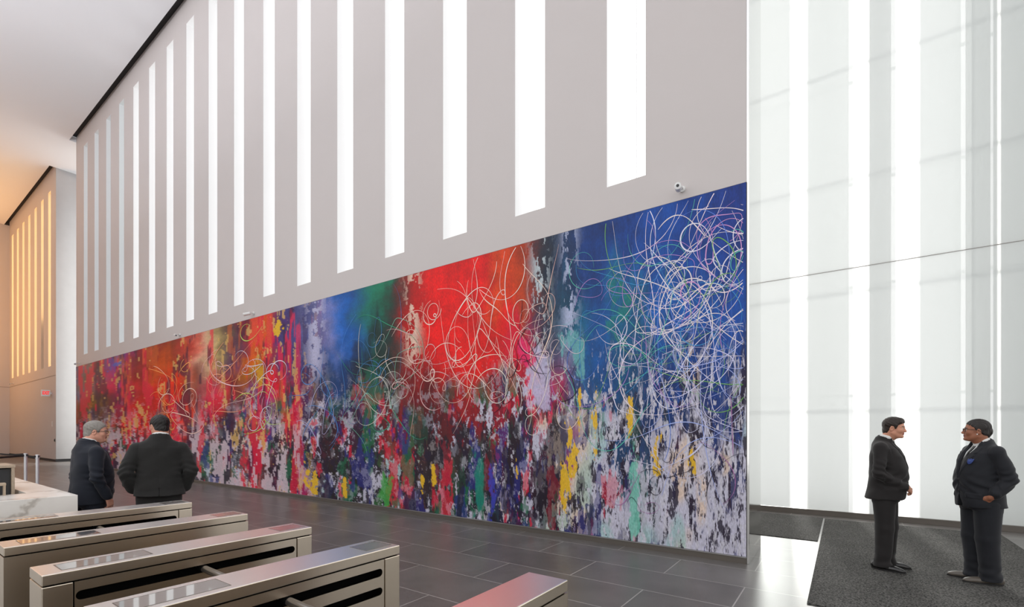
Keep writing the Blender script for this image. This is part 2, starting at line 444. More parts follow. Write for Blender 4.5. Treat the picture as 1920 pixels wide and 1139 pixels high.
def make_turnstile(x1, wd, slots, label, arm=True, displays=True, seams=True, y0=0.497, y1=1.785):
    """long steel cabinet; x1 = its right-hand face, local origin on the floor under that face"""
    t = empty('turnstile', (x1, 0, 0)); tag(t, label, 'turnstile', 'steel turnstiles at the security line')
    e = 0.105
    # dark core
    box('inner_core', (-wd + 0.03, y0 + 0.03, 0.02), (-0.065, y1 - 0.03, 0.94), M['black'], t)
    box('plinth', (-wd + 0.012, y0 + 0.012, 0.0), (-0.012, y1 - 0.012, 0.05), M['dark'], t)
    if not seams: e = -0.004
    for a, b in ((y0, y0 + e), (y1 - e, y1)) if seams else ():
        box('end_post', (-wd, a, 0.051), (0, b, 0.946), M['steel'], t, 0.004)
    if not seams:
        box('end_panel', (-wd + 0.0135, y0, 0.051), (-0.0135, y0 + 0.012, 0.944), M['steel'], t, 0.002)
        box('end_panel', (-wd + 0.0135, y1 - 0.012, 0.051), (-0.0135, y1, 0.944), M['steel'], t, 0.002)
    slotted_panel('side_panel', -0.001, 0.012, y0 + e + 0.004, y1 - e - 0.004, 0.051, 0.9455, slots, M['steel'], t)
    box('side_panel', (-wd + 0.001, y0 + e + 0.004, 0.051), (-wd + 0.013, y1 - e - 0.004, 0.9455), M['steel'], t)
    box('lid_gap', (-wd + 0.012, y0 + 0.012, 0.946), (-0.012, y1 - 0.012, 0.951), M['black'], t)
    bm = bmesh.new(); add_box(bm, (-wd, y0, 0.951), (0, y1, 1.0), 0.004)
    bm.normal_update()
    for f in bm.faces: f.material_index = 1 if f.normal.z > 0.9 else 0
    bm_obj('lid', bm, [M['steel'], M['steel_lit_top']], t)
    if displays:
        for a, b, gm in ((y0 + 0.075, y0 + 0.42, M['glass_panel']), (y1 - 0.19, y1 - 0.025, M['reader'])):
            bm = bmesh.new(); add_box(bm, (-wd + 0.05, a, 0.9995), (-0.045, b, 1.0012), 0.0005, 1)
            d = bm_obj('display_window', bm, gm, t)
            bm = bmesh.new()
            for lo, hi in (((-wd + 0.047, a - 0.003), (-wd + 0.05, b + 0.003)), ((-0.045, a - 0.003), (-0.042, b + 0.003)),
                           ((-wd + 0.05, a - 0.003), (-0.045, a)), ((-wd + 0.05, b), (-0.045, b + 0.003))):
                add_box(bm, (lo[0], lo[1], 0.9995), (hi[0], hi[1], 1.0015))
            bm_obj('display_frame', bm, M['arm'], d)
    if arm:
        yc = (y0 + y1) / 2
        a = tube('barrier_arm', [(-0.06, yc, 0.886), (0.0, yc, 0.878), (0.20, yc + 0.03, 0.852), (0.40, yc + 0.05, 0.82)], 0.0185, M['arm'], t, 14)
        bm = bmesh.new(); add_tube(bm, [(-0.05, yc, 0.885), (0.004, yc, 0.877)], 0.0205, 14)
        bm_obj('arm_hub', bm, M['black'], a, True)
    return t

S1 = [(0.61, 1.665, 0.858, 0.901)]
S2 = [(0.61, 1.665, 0.858, 0.901), (0.61, 1.665, 0.758, 0.801)]
make_turnstile(-4.749, 0.235, S1, 'steel turnstile farthest from camera, nearest the marble desk and the two men')
make_turnstile(-3.741, 0.235, [], 'plain sided steel turnstile without slots, second from the marble desk', arm=False, seams=False)
make_turnstile(-2.882, 0.235, S2, 'steel turnstile with one slot and dark arm visible, in the middle of the row')
make_turnstile(-2.026, 0.235, S2, 'steel turnstile showing two dark rounded slots in its side')
make_turnstile(-0.966, 0.20, [], 'steel turnstile with blank lid at the right end of the row', arm=False, displays=False, seams=False)

# ------------------------------------------------------------------ reception desk and things on it
bm = bmesh.new()
DZ = 1.08
# L-shaped waterfall counter: outer corner at (-5.45, 1.167)
for (x0, y0, x1, y1) in ((-5.97, -2.2, -5.45, 1.167), (-9.2, 0.935, -5.9701, 1.167)):
    add_box(bm, (x0, y0, 0.0), (x1, y1, DZ), 0.003)
desk = empty('reception_desk', (-5.45, 1.167, 0)); tag(desk, 'L shaped white veined marble reception desk at the left edge', 'desk')
me_o = bm_obj('counter', bm, M['marble'], desk); me_o.location = (5.45, -1.167, 0)
o = box('inner_worktop', (-9.2, -2.2, 0.70), (-5.9705, 0.9345, 0.735), M['wood'], desk); o.location = (5.45, -1.167, 0)

con = empty('console_cabinet', (-6.44, 0.3, 0.736)); tag(con, 'dark slate console with a tan wooden top behind the marble counter', 'cabinet')
box('body', (-0.30, -0.6, 0.0), (0.12, 0.585, 0.55), M['dark'], con, 0.003)
box('front_panel', (0.121, -0.6, 0.01), (0.128, 0.50, 0.53), M['console'], con, 0.002)
box('side_frame', (-0.30, 0.586, 0.0), (0.145, 0.608, 0.56), M['wood'], con, 0.002)
box('top', (-0.31, -0.62, 0.5605), (0.15, 0.612, 0.585), M['wood'], con, 0.002)
box('label_plate', (0.1285, 0.30, 0.475), (0.131, 0.38, 0.492), M['camwhite'], con)
fr = empty('document_rack', (-5.935, 0.70, DZ)); tag(fr, 'small tan rack with upright bars on the inner edge of the marble counter', 'rack')
box('top_bar', (-0.03, -0.45, 0.085), (0.03, 0.10, 0.108), M['wood'], fr, 0.003)
for y in (-0.44, -0.16, 0.085):
    box('leg', (-0.02, y, 0.0), (0.02, y + 0.014, 0.0849), M['wood'], fr)
box('divider', (-0.012, -0.10, 0.0), (0.012, -0.02, 0.0849), M['camwhite'], fr)

# ------------------------------------------------------------------ belt stanchions
def stanchion(x, y, label):
    s = empty('belt_stanchion', (x, y, 0)); tag(s, label, 'stanchion', 'belt stanchions by the far bay')
    lathe('base', [(0.17, 0.0), (0.17, 0.015), (0.12, 0.03), (0.04, 0.035)], M['post'], s)
    lathe('pole', [(0.036, 0.036), (0.036, 0.905)], M['post'], s)
    lathe('belt_head', [(0.044, 0.906), (0.046, 0.91), (0.046, 1.0), (0.040, 1.008)], M['post'], s)
    for a in (0.4, 1.97, 3.54, 5.11):
        c, sn = math.cos(a), math.sin(a)
        box('belt_clip', (-0.012 + c * 0.047, -0.012 + sn * 0.047, 0.93), (0.012 + c * 0.047, 0.012 + sn * 0.047, 0.985), M['belt'], s)
    return s
P1 = (-18.66, 2.90); P2 = (-17.38, 2.92)
stanchion(*P1, 'silver belt stanchion farther left, with the belt running on to the edge')
stanchion(*P2, 'silver belt stanchion at the free end of the black belt, nearer the older man')
stanchion(-17.0, 1.7, 'silver belt stanchion at the left frame edge holding two black belts')
def belt(name, pts, label):
    bm = bmesh.new(); rows = []
    for i, p in enumerate(pts):
        p = Vector(p); t = (Vector(pts[min(i + 1, len(pts) - 1)]) - Vector(pts[max(i - 1, 0)])); t.z = 0; t.normalize()
        nrm = Vector((-t.y, t.x, 0)) * 0.0015
        rows.append([bm.verts.new(p + nrm + Vector((0, 0, .024))), bm.verts.new(p - nrm + Vector((0, 0, .024))),
                     bm.verts.new(p - nrm - Vector((0, 0, .024))), bm.verts.new(p + nrm - Vector((0, 0, .024)))])
    for a, b in zip(rows[:-1], rows[1:]):
        for k in range(4): bm.faces.new((a[k], a[(k + 1) % 4], b[(k + 1) % 4], b[k]))
    bm.faces.new(rows[0][::-1]); bm.faces.new(rows[-1])
    return tag(bm_obj(name, bm, M['belt']), label, 'belt', 'black queue belts')
def sag(a, b, z, d, n=8):
    return [(a[0] + (b[0] - a[0]) * t, a[1] + (b[1] - a[1]) * t, z - d * 4 * t * (1 - t)) for t in [i / n for i in range(n + 1)]]
def inset(a, b, r):
    v = Vector((b[0] - a[0], b[1] - a[1])); v.normalize()
    return (a[0] + v.x * r, a[1] + v.y * r), (b[0] - v.x * r, b[1] - v.y * r)
belt('queue_belt', sag(*inset(P1, P2, 0.06), 0.955, 0.02), 'short black belt strung between the two silver stanchions')
belt('queue_belt', sag(*inset((-17.0, 1.7), P1, 0.06), 0.94, 0.0), 'straight black belt running from left stanchion to the frame edge')
belt('queue_belt', sag((-22.29, 2.61), (-18.72, 2.895), 0.985, 0.06), 'sagging black belt above the straight one at the left frame edge')
stanchion(-22.35, 2.6, 'silver belt stanchion beyond the left frame edge holding the sagging belt')

# ------------------------------------------------------------------ wall cameras
def wall_camera(x, z, label, turn=25.0, y=WY):
    c = empty('security_camera', (x, y, z)); tag(c, label, 'camera', 'small white wall cameras')
    bm = bmesh.new(); add_tube(bm, [(0.04, -0.0002, 0.03), (0.04, -0.025, 0.03)], 0.038, 16)
    bm_obj('wall_plate', bm, M['camwhite'], c, False)
    bm = bmesh.new(); add_tube(bm, [(0.04, -0.02, 0.03), (0.05, -0.09, 0.03), (0.03, -0.12, 0.012)], 0.012, 10)
    bm_obj('bracket', bm, M['camwhite'], c, True)
    d = Vector((math.sin(R(turn)) * 1.0, -math.cos(R(turn)), -0.22)).normalized()
    p = Vector((0.02, -0.13, 0.0)) - d * 0.05
    bm = bmesh.new(); add_tube(bm, [p, p + d * 0.012, p + d * 0.17, p + d * 0.18], [0.034, 0.041, 0.041, 0.044], 18)
    bd = bm_obj('housing', bm, M['camwhite'], c, False)
    bm = bmesh.new(); add_tube(bm, [p + d * 0.178, p + d * 0.184], 0.030, 18)
    l = bm_obj('lens_ring', bm, M['post'], bd, False)
    bm = bmesh.new(); add_tube(bm, [p + d * 0.183, p + d * 0.187], 0.019, 18)
    bm_obj('lens', bm, M['camdark'], c, False)
    return c
wall_camera(-1.78, 4.80, 'white bullet camera on the wall above the blue right end of the mural', 12)
wall_camera(-13.1, 4.79, 'white bullet camera above the mural, over its orange and dark part', -50)
wall_camera(-17.98, 4.78, 'white bullet camera above the mural, third from the right wall end', 80)
wall_camera(-29.6, 4.79, 'white bullet camera at the far left corner of the mural', 70)
wall_camera(-44.7, 4.72, 'white camera on the amber lit far wall beside the left corner', 60)

# ------------------------------------------------------------------ exit sign, switch plates
ex = empty('exit_sign', (-34.8, WY, 3.64)); tag(ex, 'white exit sign with red letters on the far amber lit wall', 'sign')
box('sign_box', (-0.07, -0.40, -0.17), (0.07, -0.05, 0.17), M['camwhite'], ex, 0.006)
box('wall_bracket', (-0.05, -0.05, -0.05), (0.05, -0.001, 0.05), M['camwhite'], ex)
cu = bpy.data.curves.new('exit_letters', 'FONT'); cu.body = 'EXIT'; cu.size = 0.20; cu.align_x = 'CENTER'; cu.align_y = 'CENTER'; cu.extrude = 0.003; cu.offset = 0.006
tmp = bpy.data.objects.new('tmp_text', cu); COL.objects.link(tmp)
bpy.context.view_layer.update()
me = bpy.data.meshes.new_from_object(tmp.evaluated_get(bpy.context.evaluated_depsgraph_get()))
bpy.data.objects.remove(tmp)
exr = emit('exit_red', (1.0, 0.03, 0.03), 1.1)
me.materials.clear()
lt = link('exit_letters', me, exr, ex)
lt.rotation_euler = (R(90), 0, R(90)); lt.location = (0.074, -0.225, 0.0); lt.scale = (0.66, 1.25, 1)
sw = empty('switch_plate', (-34.62, WY, 2.0)); tag(sw, 'small white switch plate high on the far amber lit wall', 'switch')
box('plate', (-0.06, -0.012, -0.14), (0.06, -0.001, 0.14), M['camwhite'], sw, 0.002); box('rocker', (-0.02, -0.02, -0.05), (0.02, -0.012, 0.05), M['post'], sw)
sw = empty('door_pull', (-34.05, WY, 1.13)); tag(sw, 'small dark knob near the right edge of the far amber lit wall', 'knob')
tube('knob', [(0, -0.0118, 0), (0, -0.03, 0)], [0.05, 0.06], M['dark'], sw); box('rose', (-0.07, -0.0119, -0.09), (0.07, -0.0002, 0.09), M['base'], sw)
# ------------------------------------------------------------------ mural: a generic abstract in broad colour zones
def vnoise(x, y, seed):
    """smooth value noise on arrays x, y"""
    r = np.random.default_rng(seed); T = r.random((256, 256)).astype(np.float32)
    xi = np.floor(x).astype(np.int64); yi = np.floor(y).astype(np.int64)
    fx = (x - xi).astype(np.float32); fy = (y - yi).astype(np.float32)
    fx = fx * fx * (3 - 2 * fx); fy = fy * fy * (3 - 2 * fy)
    a = T[xi % 256, yi % 256]; b = T[(xi + 1) % 256, yi % 256]; c = T[xi % 256, (yi + 1) % 256]; d = T[(xi + 1) % 256, (yi + 1) % 256]
    return (a * (1 - fx) + b * fx) * (1 - fy) + (c * (1 - fx) + d * fx) * fy
def fbm(x, y, seed, oct=4, gain=0.55):
    s = 0; a = 1; t = 0
    for o in range(oct):
        s = s + a * vnoise(x * 2 ** o + 13.7 * o + 40, y * 2 ** o + 5.1 * o + 40, seed + o); t += a; a *= gain
    return s / t
def sstep(a, b, x):
    t = np.clip((x - a) / (b - a), 0, 1); return t * t * (3 - 2 * t)

MX0, MX1, MZ0, MZ1 = -30.06, -0.978, 0.09, 4.69
u = np.linspace(0, 1, 1180)
d0, d1 = 3.0, 3.0 - (MX0 - MX1)
inv = (1 / d0) * (1 - u) + (1 / d1) * u          # columns get finer towards the near end (tessellation only)
XS = MX1 - (1 / inv - d0)
ZS = np.linspace(MZ0, MZ1, 460)
X, Z = np.meshgrid(XS, ZS, indexing='ij')
X = X.astype(np.float32); Z = Z.astype(np.float32)
v = (Z - MZ0) / (MZ1 - MZ0)          # 0 bottom .. 1 top
low = 1 - v
def sx(x): return 3.2 * np.log(MX1 + 1.9 - x)      # the brushwork gets broader towards the far end
U = sx(X)

c8 = lambda *a: np.array(srgb(*a), dtype=np.float32)
# broad colour zones: x in metres, height 0..1, colour
Zn = [
 (-29.6, .85, (110, 118, 175)), (-29.6, .45, (150, 25, 50)), (-29.4, .15, (50, 50, 60)),
 (-28.2, .85, (165, 140, 30)), (-28.4, .45, (35, 95, 55)), (-28.0, .2, (60, 40, 50)), (-27.2, .85, (100, 90, 150)), (-27.0, .5, (150, 105, 20)), (-26.6, .3, (150, 40, 40)),
 (-25.3, .8, (228, 20, 45)), (-25.6, .45, (45, 25, 80)), (-24.0, .88, (60, 85, 190)), (-23.9, .6, (160, 20, 95)), (-24.3, .3, (220, 22, 45)), (-24, .08, (240, 40, 120)),
 (-22.0, .8, (232, 12, 65)), (-22.4, .4, (240, 18, 55)), (-22.2, .1, (235, 50, 130)), (-20.9, .85, (105, 18, 55)), (-20.6, .5, (205, 30, 55)),
 (-19.6, .8, (238, 110, 30)), (-19.6, .4, (230, 50, 30)), (-18.7, .85, (45, 35, 65)), (-18.3, .5, (240, 70, 25)), (-18.2, .2, (230, 35, 55)),
 (-17.5, .85, (235, 60, 35)), (-17.2, .45, (242, 65, 30)), (-16.9, .12, (170, 190, 195)), (-16.5, .85, (225, 205, 190)), (-16.3, .55, (45, 100, 70)), (-16.2, .15, (190, 205, 210)),
 (-15.6, .85, (225, 200, 120)), (-15.6, .55, (242, 45, 125)), (-15.3, .15, (205, 205, 220)), (-14.9, .88, (55, 45, 65)), (-14.9, .55, (230, 55, 45)), (-14.6, .15, (165, 165, 185)),
 (-14.2, .85, (45, 65, 125)), (-14.0, .5, (25, 70, 70)), (-13.9, .2, (18, 55, 65)), (-13.5, .9, (200, 60, 30)), (-13.2, .55, (170, 40, 55)), (-13.3, .3, (22, 80, 75)),
 (-12.8, .85, (235, 105, 25)), (-12.75, .65, (215, 165, 20)), (-12.6, .42, (40, 85, 190)), (-12.7, .15, (225, 130, 120)),
 (-12.1, .8, (190, 50, 50)), (-12.0, .5, (235, 40, 50)), (-11.9, .1, (45, 40, 80)), (-11.3, .85, (55, 55, 130)), (-11.5, .45, (235, 40, 50)), (-11.2, .15, (35, 30, 65)),
 (-10.7, .85, (45, 50, 120)), (-10.6, .5, (65, 50, 110)), (-10.5, .2, (30, 35, 75)), (-10.2, .88, (150, 150, 195)), (-10.1, .5, (45, 75, 110)), (-10.1, .2, (40, 40, 65)),
 (-9.4, .88, (35, 90, 195)), (-9.4, .55, (32, 65, 140)), (-9.5, .3, (140, 25, 50)), (-9.3, .08, (55, 50, 42)),
 (-8.7, .88, (25, 80, 160)), (-8.5, .6, (32, 42, 65)), (-8.6, .3, (75, 38, 75)), (-8.4, .1, (35, 45, 50)),
 (-8.1, .92, (20, 140, 110)), (-8.0, .6, (22, 60, 58)), (-7.8, .3, (42, 52, 70)), (-7.7, .08, (45, 105, 60)),
 (-7.4, .85, (28, 60, 60)), (-7.3, .5, (28, 65, 60)), (-7.1, .3, (165, 30, 42)), (-7.0, .08, (150, 110, 100)),
 (-6.8, .85, (190, 45, 42)), (-6.7, .6, (190, 28, 45)), (-6.6, .35, (105, 25, 36)), (-6.4, .1, (70, 55, 60)),
 (-6.0, .85, (230, 30, 38)), (-5.9, .6, (222, 22, 45)), (-5.9, .35, (90, 30, 40)), (-5.8, .12, (65, 85, 70)),
 (-5.4, .88, (232, 42, 30)), (-5.3, .6, (230, 28, 50)), (-5.3, .38, (160, 30, 52)), (-5.2, .12, (45, 95, 90)),
 (-4.8, .88, (222, 90, 28)), (-4.8, .68, (232, 38, 38)), (-4.7, .5, (230, 32, 75)), (-4.8, .3, (130, 40, 60)), (-4.8, .1, (62, 48, 88)),
 (-4.3, .9, (192, 80, 45)), (-4.3, .6, (215, 45, 80)), (-4.2, .42, (225, 45, 90)), (-4.3, .25, (100, 45, 75)), (-4.2, .08, (72, 42, 66)),
 (-3.9, .9, (38, 58, 72)), (-3.8, .7, (60, 75, 100)), (-3.75, .55, (105, 95, 130)), (-3.85, .40, (232, 30, 90)), (-3.8, .2, (90, 48, 75)),
 (-3.45, .9, (42, 56, 105)), (-3.4, .7, (40, 105, 140)), (-3.4, .5, (60, 95, 150)), (-3.4, .3, (120, 105, 155)), (-3.4, .1, (100, 85, 130)),
 (-3.0, .9, (28, 52, 135)), (-2.95, .65, (18, 85, 168)), (-2.9, .48, (18, 72, 150)), (-2.95, .25, (110, 115, 150)), (-2.9, .06, (120, 135, 155)),
 (-2.5, .9, (32, 58, 150)), (-2.5, .65, (12, 100, 152)), (-2.45, .48, (15, 78, 135)), (-2.4, .3, (50, 66, 110)), (-2.3, .08, (130, 160, 165)),
 (-2.0, .9, (28, 68, 168)), (-1.95, .65, (14, 90, 185)), (-1.9, .48, (25, 56, 150)), (-1.9, .3, (42, 48, 98)), (-1.9, .08, (130, 130, 155)),
 (-1.5, .9, (30, 58, 158)), (-1.5, .65, (16, 80, 180)), (-1.45, .45, (34, 50, 140)), (-1.5, .28, (55, 55, 105)), (-1.5, .08, (130, 130, 160)),
 (-1.1, .92, (42, 50, 150)), (-1.1, .65, (20, 68, 168)), (-1.1, .4, (38, 50, 130)), (-1.1, .2, (60, 60, 105)), (-1.1, .05, (140, 140, 165)),
]
wx = fbm(U * 1.6, Z * 0.9, 11, 4) - 0.5
wz = fbm(U * 2.0, Z * 0.8, 21, 4) - 0.5
streak = fbm(U * 11.0, Z * 0.7, 31, 4) - 0.5
brush = fbm(U * 5.0, Z * 2.4, 35, 5, .65) - 0.5
SXc = U + wx * 0.42 + brush * 0.30; Vc = v + wz * 0.30 + streak * 0.26 + brush * .12
num = np.zeros(X.shape + (3,), np.float32); den = np.zeros(X.shape, np.float32)
for (zx, zv, cc) in Zn:
    dd = ((SXc - sx(zx)) / 0.165) ** 2 + ((Vc - zv) / 0.12) ** 2
    wgt = np.exp(-dd * 0.9) + 0.0006 / (0.05 + dd)
    num += wgt[..., None] * c8(*cc); den += wgt
C = num / den[..., None]
mean = C.mean(axis=2, keepdims=True)
C = np.clip(mean + (C - mean) * 1.12, 0.003, 0.92)
C *= (0.55 + 0.90 * fbm(U * 3.6, Z * 2.6, 41, 6, .66))[..., None]
C = np.clip(C, 0, 1) ** 1.14 * 1.06
C[..., 2] = np.clip(C[..., 2] - 0.10 * np.clip(C[..., 2] - C[..., 1] * 2, 0, 1), 0, 1); C[..., 1] += 0.10 * np.clip(C[..., 2] - C[..., 0] * 2, 0, 1)
C *= (0.80 + 0.40 * fbm(U * 26, Z * 2.2, 45, 4))[..., None]
def layer(mask, col, op=1.0):
    global C
    m = np.clip(mask * op, 0, 1)[..., None]
    C = C * (1 - m) + np.asarray(col, np.float32) * m
def nz(a, b, sd, o=5, g=0.62): return fbm(U * a, Z * b, sd, o, g)
lowm = sstep(0.50, 0.74, low + 0.75 * (nz(1.9, .55, 55, 4) - .5))        # where the scraped texture lives
# dark scrapes
layer(sstep(0.53, 0.58, nz(7, 1.5, 51)) * lowm, c8(42, 24, 44), 0.9)
# pale scrapes: cream and lavender, torn into vertical flakes
tone = nz(1.3, .8, 71, 3)[..., None]
pale = c8(205, 203, 222) * (1 - sstep(.58, .70, tone)) + c8(228, 205, 190) * sstep(.58, .70, tone)
turq = sstep(.60, .68, nz(1.8, .6, 75, 2))[..., None]
pale = pale * (1 - .5 * turq) + c8(140, 205, 195) * .5 * turq
nearw = sstep(-4.8, -2.6, X)
torn = nz(12, 2.2, 61) * .58 + nz(34, 8, 62, 4, .7) * .42
amt = 0.562 - 0.070 * sstep(.55, 1.0, low) * (0.4 + nearw) - 0.02 * nearw
m_ = (sstep(amt, amt + .012, torn) * lowm * .94)[..., None]; C = C * (1 - m_) + pale * m_
field_ = nz(2.2, .9, 81) * .75 + nz(20, 6, 83, 4, .7) * .25
m_ = (sstep(.495, .51, field_ + .06 * sstep(.75, 1, low)) * sstep(0.60, 0.74, low + .3 * (nz(2.6, .6, 85, 3) - .5)) * sstep(-4.4, -3.2, X) * .95)[..., None]; C = C * (1 - m_) + pale * 1.03 * m_
# dark flakes left in the pale fields and light ones higher up
layer(sstep(0.575, 0.59, nz(13, 3.6, 91, 5, .72)) * sstep(0.48, 0.7, low), c8(38, 27, 52), 0.92)
layer(sstep(0.61, 0.625, nz(20, 6.5, 95, 4, .72)) * sstep(0.33, 0.55, low) * (.35 + .65 * sstep(-6, -4, X)), c8(215, 213, 226), 0.85)
# loose coloured scrapes among them
for sd, cc, th in ((401, (225, 30, 65), .62), (405, (20, 110, 75), .60), (409, (40, 45, 130), .60), (413, (28, 22, 34), .57)):
    layer(sstep(th, th + .02, nz(6.5, 1.2, sd)) * lowm * sstep(-1.5, -3.6, X), c8(*cc), .7)
# long upright pink, red and orange strokes in the far half, white flecks at their foot
far = sstep(-9.5, -11.5, X)
layer(sstep(0.56, 0.60, nz(9, .55, 101, 4)) * far * .9, c8(242, 18, 70), 0.85)
layer(sstep(0.58, 0.62, nz(10, .6, 105, 4)) * far, c8(60, 18, 60), 0.75)
layer(sstep(0.60, 0.64, nz(11, .7, 121, 4)) * far * sstep(.2, .5, v), c8(245, 120, 35), 0.35)
layer(sstep(0.575, 0.60, nz(14, 1.7, 111, 5, .7) + .05 * low) * far * sstep(.45, .75, low), c8(225, 205, 215), 0.8)
layer(sstep(0.64, 0.66, nz(16, 1.6, 115, 5, .7)) * far, c8(235, 190, 110), 0.7)
# pale scraped columns near the top
for cx_, wd_, cols in ((-10.15, .36, (190, 190, 222)), (-3.95, .16, (195, 208, 215)), (-3.42, .13, (180, 190, 222)), (-6.85, .22, (235, 200, 180))):
    q = nz(12, 3.0, 131 + int(-cx_ * 10), 5, .7)
    layer(sstep(0.51, 0.53, q) * np.exp(-((X - cx_) / wd_) ** 2) * sstep(.50, .72, v), c8(*cols), 1.0)
# splashes of colour
for (cx_, cv, rx_, rv, col, sd) in ((-3.95, .55, .55, .13, (200, 196, 228), 141), (-4.25, .60, .26, .08, (245, 40, 112), 143), (-3.8, .38, .15, .12, (248, 20, 88), 145), (-4.0, .46, .3, .1, (205, 190, 225), 146),
        (-3.35, .60, .28, .12, (110, 180, 185), 147), (-2.6, .72, .32, .14, (15, 125, 125), 149), (-2.40, .14, .12, .24, (120, 205, 185), 151), (-5.2, .1, .2, .2, (25, 140, 120), 153), (-4.9, .1, .14, .2, (66, 70, 190), 155),
        (-7.6, .06, .3, .12, (70, 170, 75), 157), (-8.0, .58, .5, .2, (18, 95, 75), 159), (-12.75, .70, .35, .16, (225, 165, 20), 161), (-24.2, .9, 1.2, .08, (65, 100, 205), 163)):
    q = nz(9, 3.2, sd, 5, .68)
    g = np.exp(-((X - cx_) / rx_) ** 2 - ((v - cv) / rv) ** 2)
    layer(sstep(0.44, 0.58, g * 0.62 + (q - .5) * 1.1), c8(*col), 0.85)
# yellow scraped patches
for (cx_, cv, rx_, rv) in ((-3.38, .24, .14, .11), (-3.5, .16, .10, .09), (-3.25, .40, .04, .12), (-3.0, .36, .05, .09), (-2.08, .26, .07, .07), (-1.62, .24, .07, .06), (-6.3, .14, .1, .10), (-6.6, .1, .08, .1), (-10.5, .08, .25, .08), (-10.2, .06, .18, .07), (-4.4, .2, .05, .08), (-9.0, .06, .1, .1), (-11.8, .88, .18, .1), (-2.45, .38, .05, .08)):
    q = nz(16, 4.5, 171 + int(abs(cx_) * 10), 5, .7)
    g = np.exp(-((X - cx_) / rx_) ** 2 - ((v - cv) / rv) ** 2)
    layer(sstep(0.47, 0.50, g * 0.50 + (q - .5) * 1.25 + 0.12) * (g > .12), c8(240, 192, 40), 0.95)
C = np.clip(C * 0.86, 0.003, 0.9)
nX, nZ = X.shape
V1 = np.stack([X, np.full_like(X, WY - 0.014), Z], -1).reshape(-1, 3)
idx = np.arange(nX * nZ).reshape(nX, nZ)
F1 = np.stack([idx[:-1, :-1], idx[:-1, 1:], idx[1:, 1:], idx[1:, :-1]], -1).reshape(-1, 4)
C1 = C.reshape(-1, 3)
# loose looping brush lines laid over the paint
LV, LF, LC = [], [], []; nv = len(V1)
def ribbon(px, pz, wid, col):
    global nv
    p = np.stack([px, pz], 1); t = np.gradient(p, axis=0); t /= (np.linalg.norm(t, axis=1, keepdims=True) + 1e-9)
    n = np.stack([-t[:, 1], t[:, 0]], 1) * (wid[:, None] / 2)
    a = p + n; b = p - n
    ok = (p[:, 0] > MX0 + .05) & (p[:, 0] < MX1 - .03) & (p[:, 1] > MZ0 + .03) & (p[:, 1] < MZ1 - .03)
    off = WY - 0.0150 - 0.00004 * len(LV)
    vv = np.concatenate([np.c_[a[:, 0], np.full(len(a), off), a[:, 1]], np.c_[b[:, 0], np.full(len(b), off), b[:, 1]]])
    k = len(px); i = np.arange(k - 1); i = i[ok[:-1] & ok[1:]]
    LV.append(vv); LF.append(np.stack([i, i + k, i + k + 1, i + 1], 1) + nv); LC.append(np.tile(col, (2 * k, 1))); nv += 2 * k
def stroke(cx_, cz_, length, rad, col, w0, seed, squash):
    """a free-hand line: heading swings and curls, drawn from its middle"""
    r = np.random.default_rng(seed); n = 150; ds = length / n
    s = np.linspace(0, 1, n); k0 = r.choice([-1, 1]) / (rad * r.uniform(.7, 2.2))
    k = k0 * (1 + 1.0 * np.sin(2 * np.pi * (r.uniform(.4, 1.3) * s + r.random()))) + r.normal(0, .35) / rad
    if r.random() < .45: c_ = r.uniform(.3, .7); k = k + np.sign(k0) * 7.0 / rad * np.exp(-((s - c_) / .035) ** 2)
    th = r.uniform(0, 6.283) + np.cumsum(k) * ds
    px = np.cumsum(np.cos(th)) * ds; pz = np.cumsum(np.sin(th)) * ds
    px = cx_ + (px - px.mean()) * squash; pz = cz_ + pz - pz.mean()
    w = w0 * (0.35 + 0.65 * np.sin(np.pi * s) ** .5) * (0.8 + .3 * np.sin(9 * s + r.uniform(0, 6)))
    ribbon(px, pz, w, np.asarray(col))
sd = 1000
def field(n, x0, x1, v0, v1, length, rad, cols, w0, squash=1.0):
    global sd
    r = np.random.default_rng(sd)
    for k in range(n):
        sd += 1
        stroke(r.uniform(x0, x1), MZ0 + (MZ1 - MZ0) * r.uniform(v0, v1), length * r.uniform(.5, 1.5), rad * r.uniform(.6, 1.5), c8(*cols[r.integers(len(cols))]), w0 * r.uniform(.6, 1.3), sd, squash)
WH = [(228, 220, 222), (220, 220, 238), (236, 222, 232)]
field(44, -2.75, -1.02, .40, .95, 2.4, .55, WH, .0105, .85)
field(14, -1.75, -1.02, .66, .98, 1.7, .32, WH + [(205, 150, 205)], .014, .85)
field(48, -3.2, -1.0, .36, .92, 2.0, .5, [(90, 195, 175), (60, 150, 210), (180, 140, 210), (110, 170, 90), (90, 130, 220)], .009, .85)
field(26, -2.7, -1.0, .26, .62, 1.9, .7, [(215, 215, 245), (165, 180, 235)], .0095, .8)
field(36, -5.7, -3.9, .44, .90, 2.2, .45, [(245, 222, 205), (240, 195, 185), (245, 235, 225)], .012, .8)
field(18, -5.2, -3.3, .36, .66, 1.5, .32, [(240, 215, 225), (30, 18, 36), (245, 220, 200)], .011, .8)
field(26, -8.8, -7.0, .36, .88, 2.2, .5, [(45, 150, 115), (120, 190, 165), (215, 215, 205), (60, 120, 170)], .0135, 1.1)
field(14, -7.3, -5.9, .45, .85, 1.8, .36, [(245, 212, 200), (215, 170, 170)], .015, 1.0)
field(16, -13.5, -12.0, .32, .92, 2.2, .40, [(245, 220, 140), (225, 225, 240), (190, 210, 110)], .020, 1.5)
field(12, -10.8, -8.8, .3, .62, 2.0, .40, [(70, 140, 210), (180, 180, 220)], .016, 1.2)
field(12, -20, -17, .3, .80, 2.4, .45, [(250, 180, 100), (245, 210, 195)], .022, 1.8)
field(10, -15.8, -14, .3, .80, 2.2, .42, [(250, 170, 130), (245, 210, 215)], .021, 1.6)
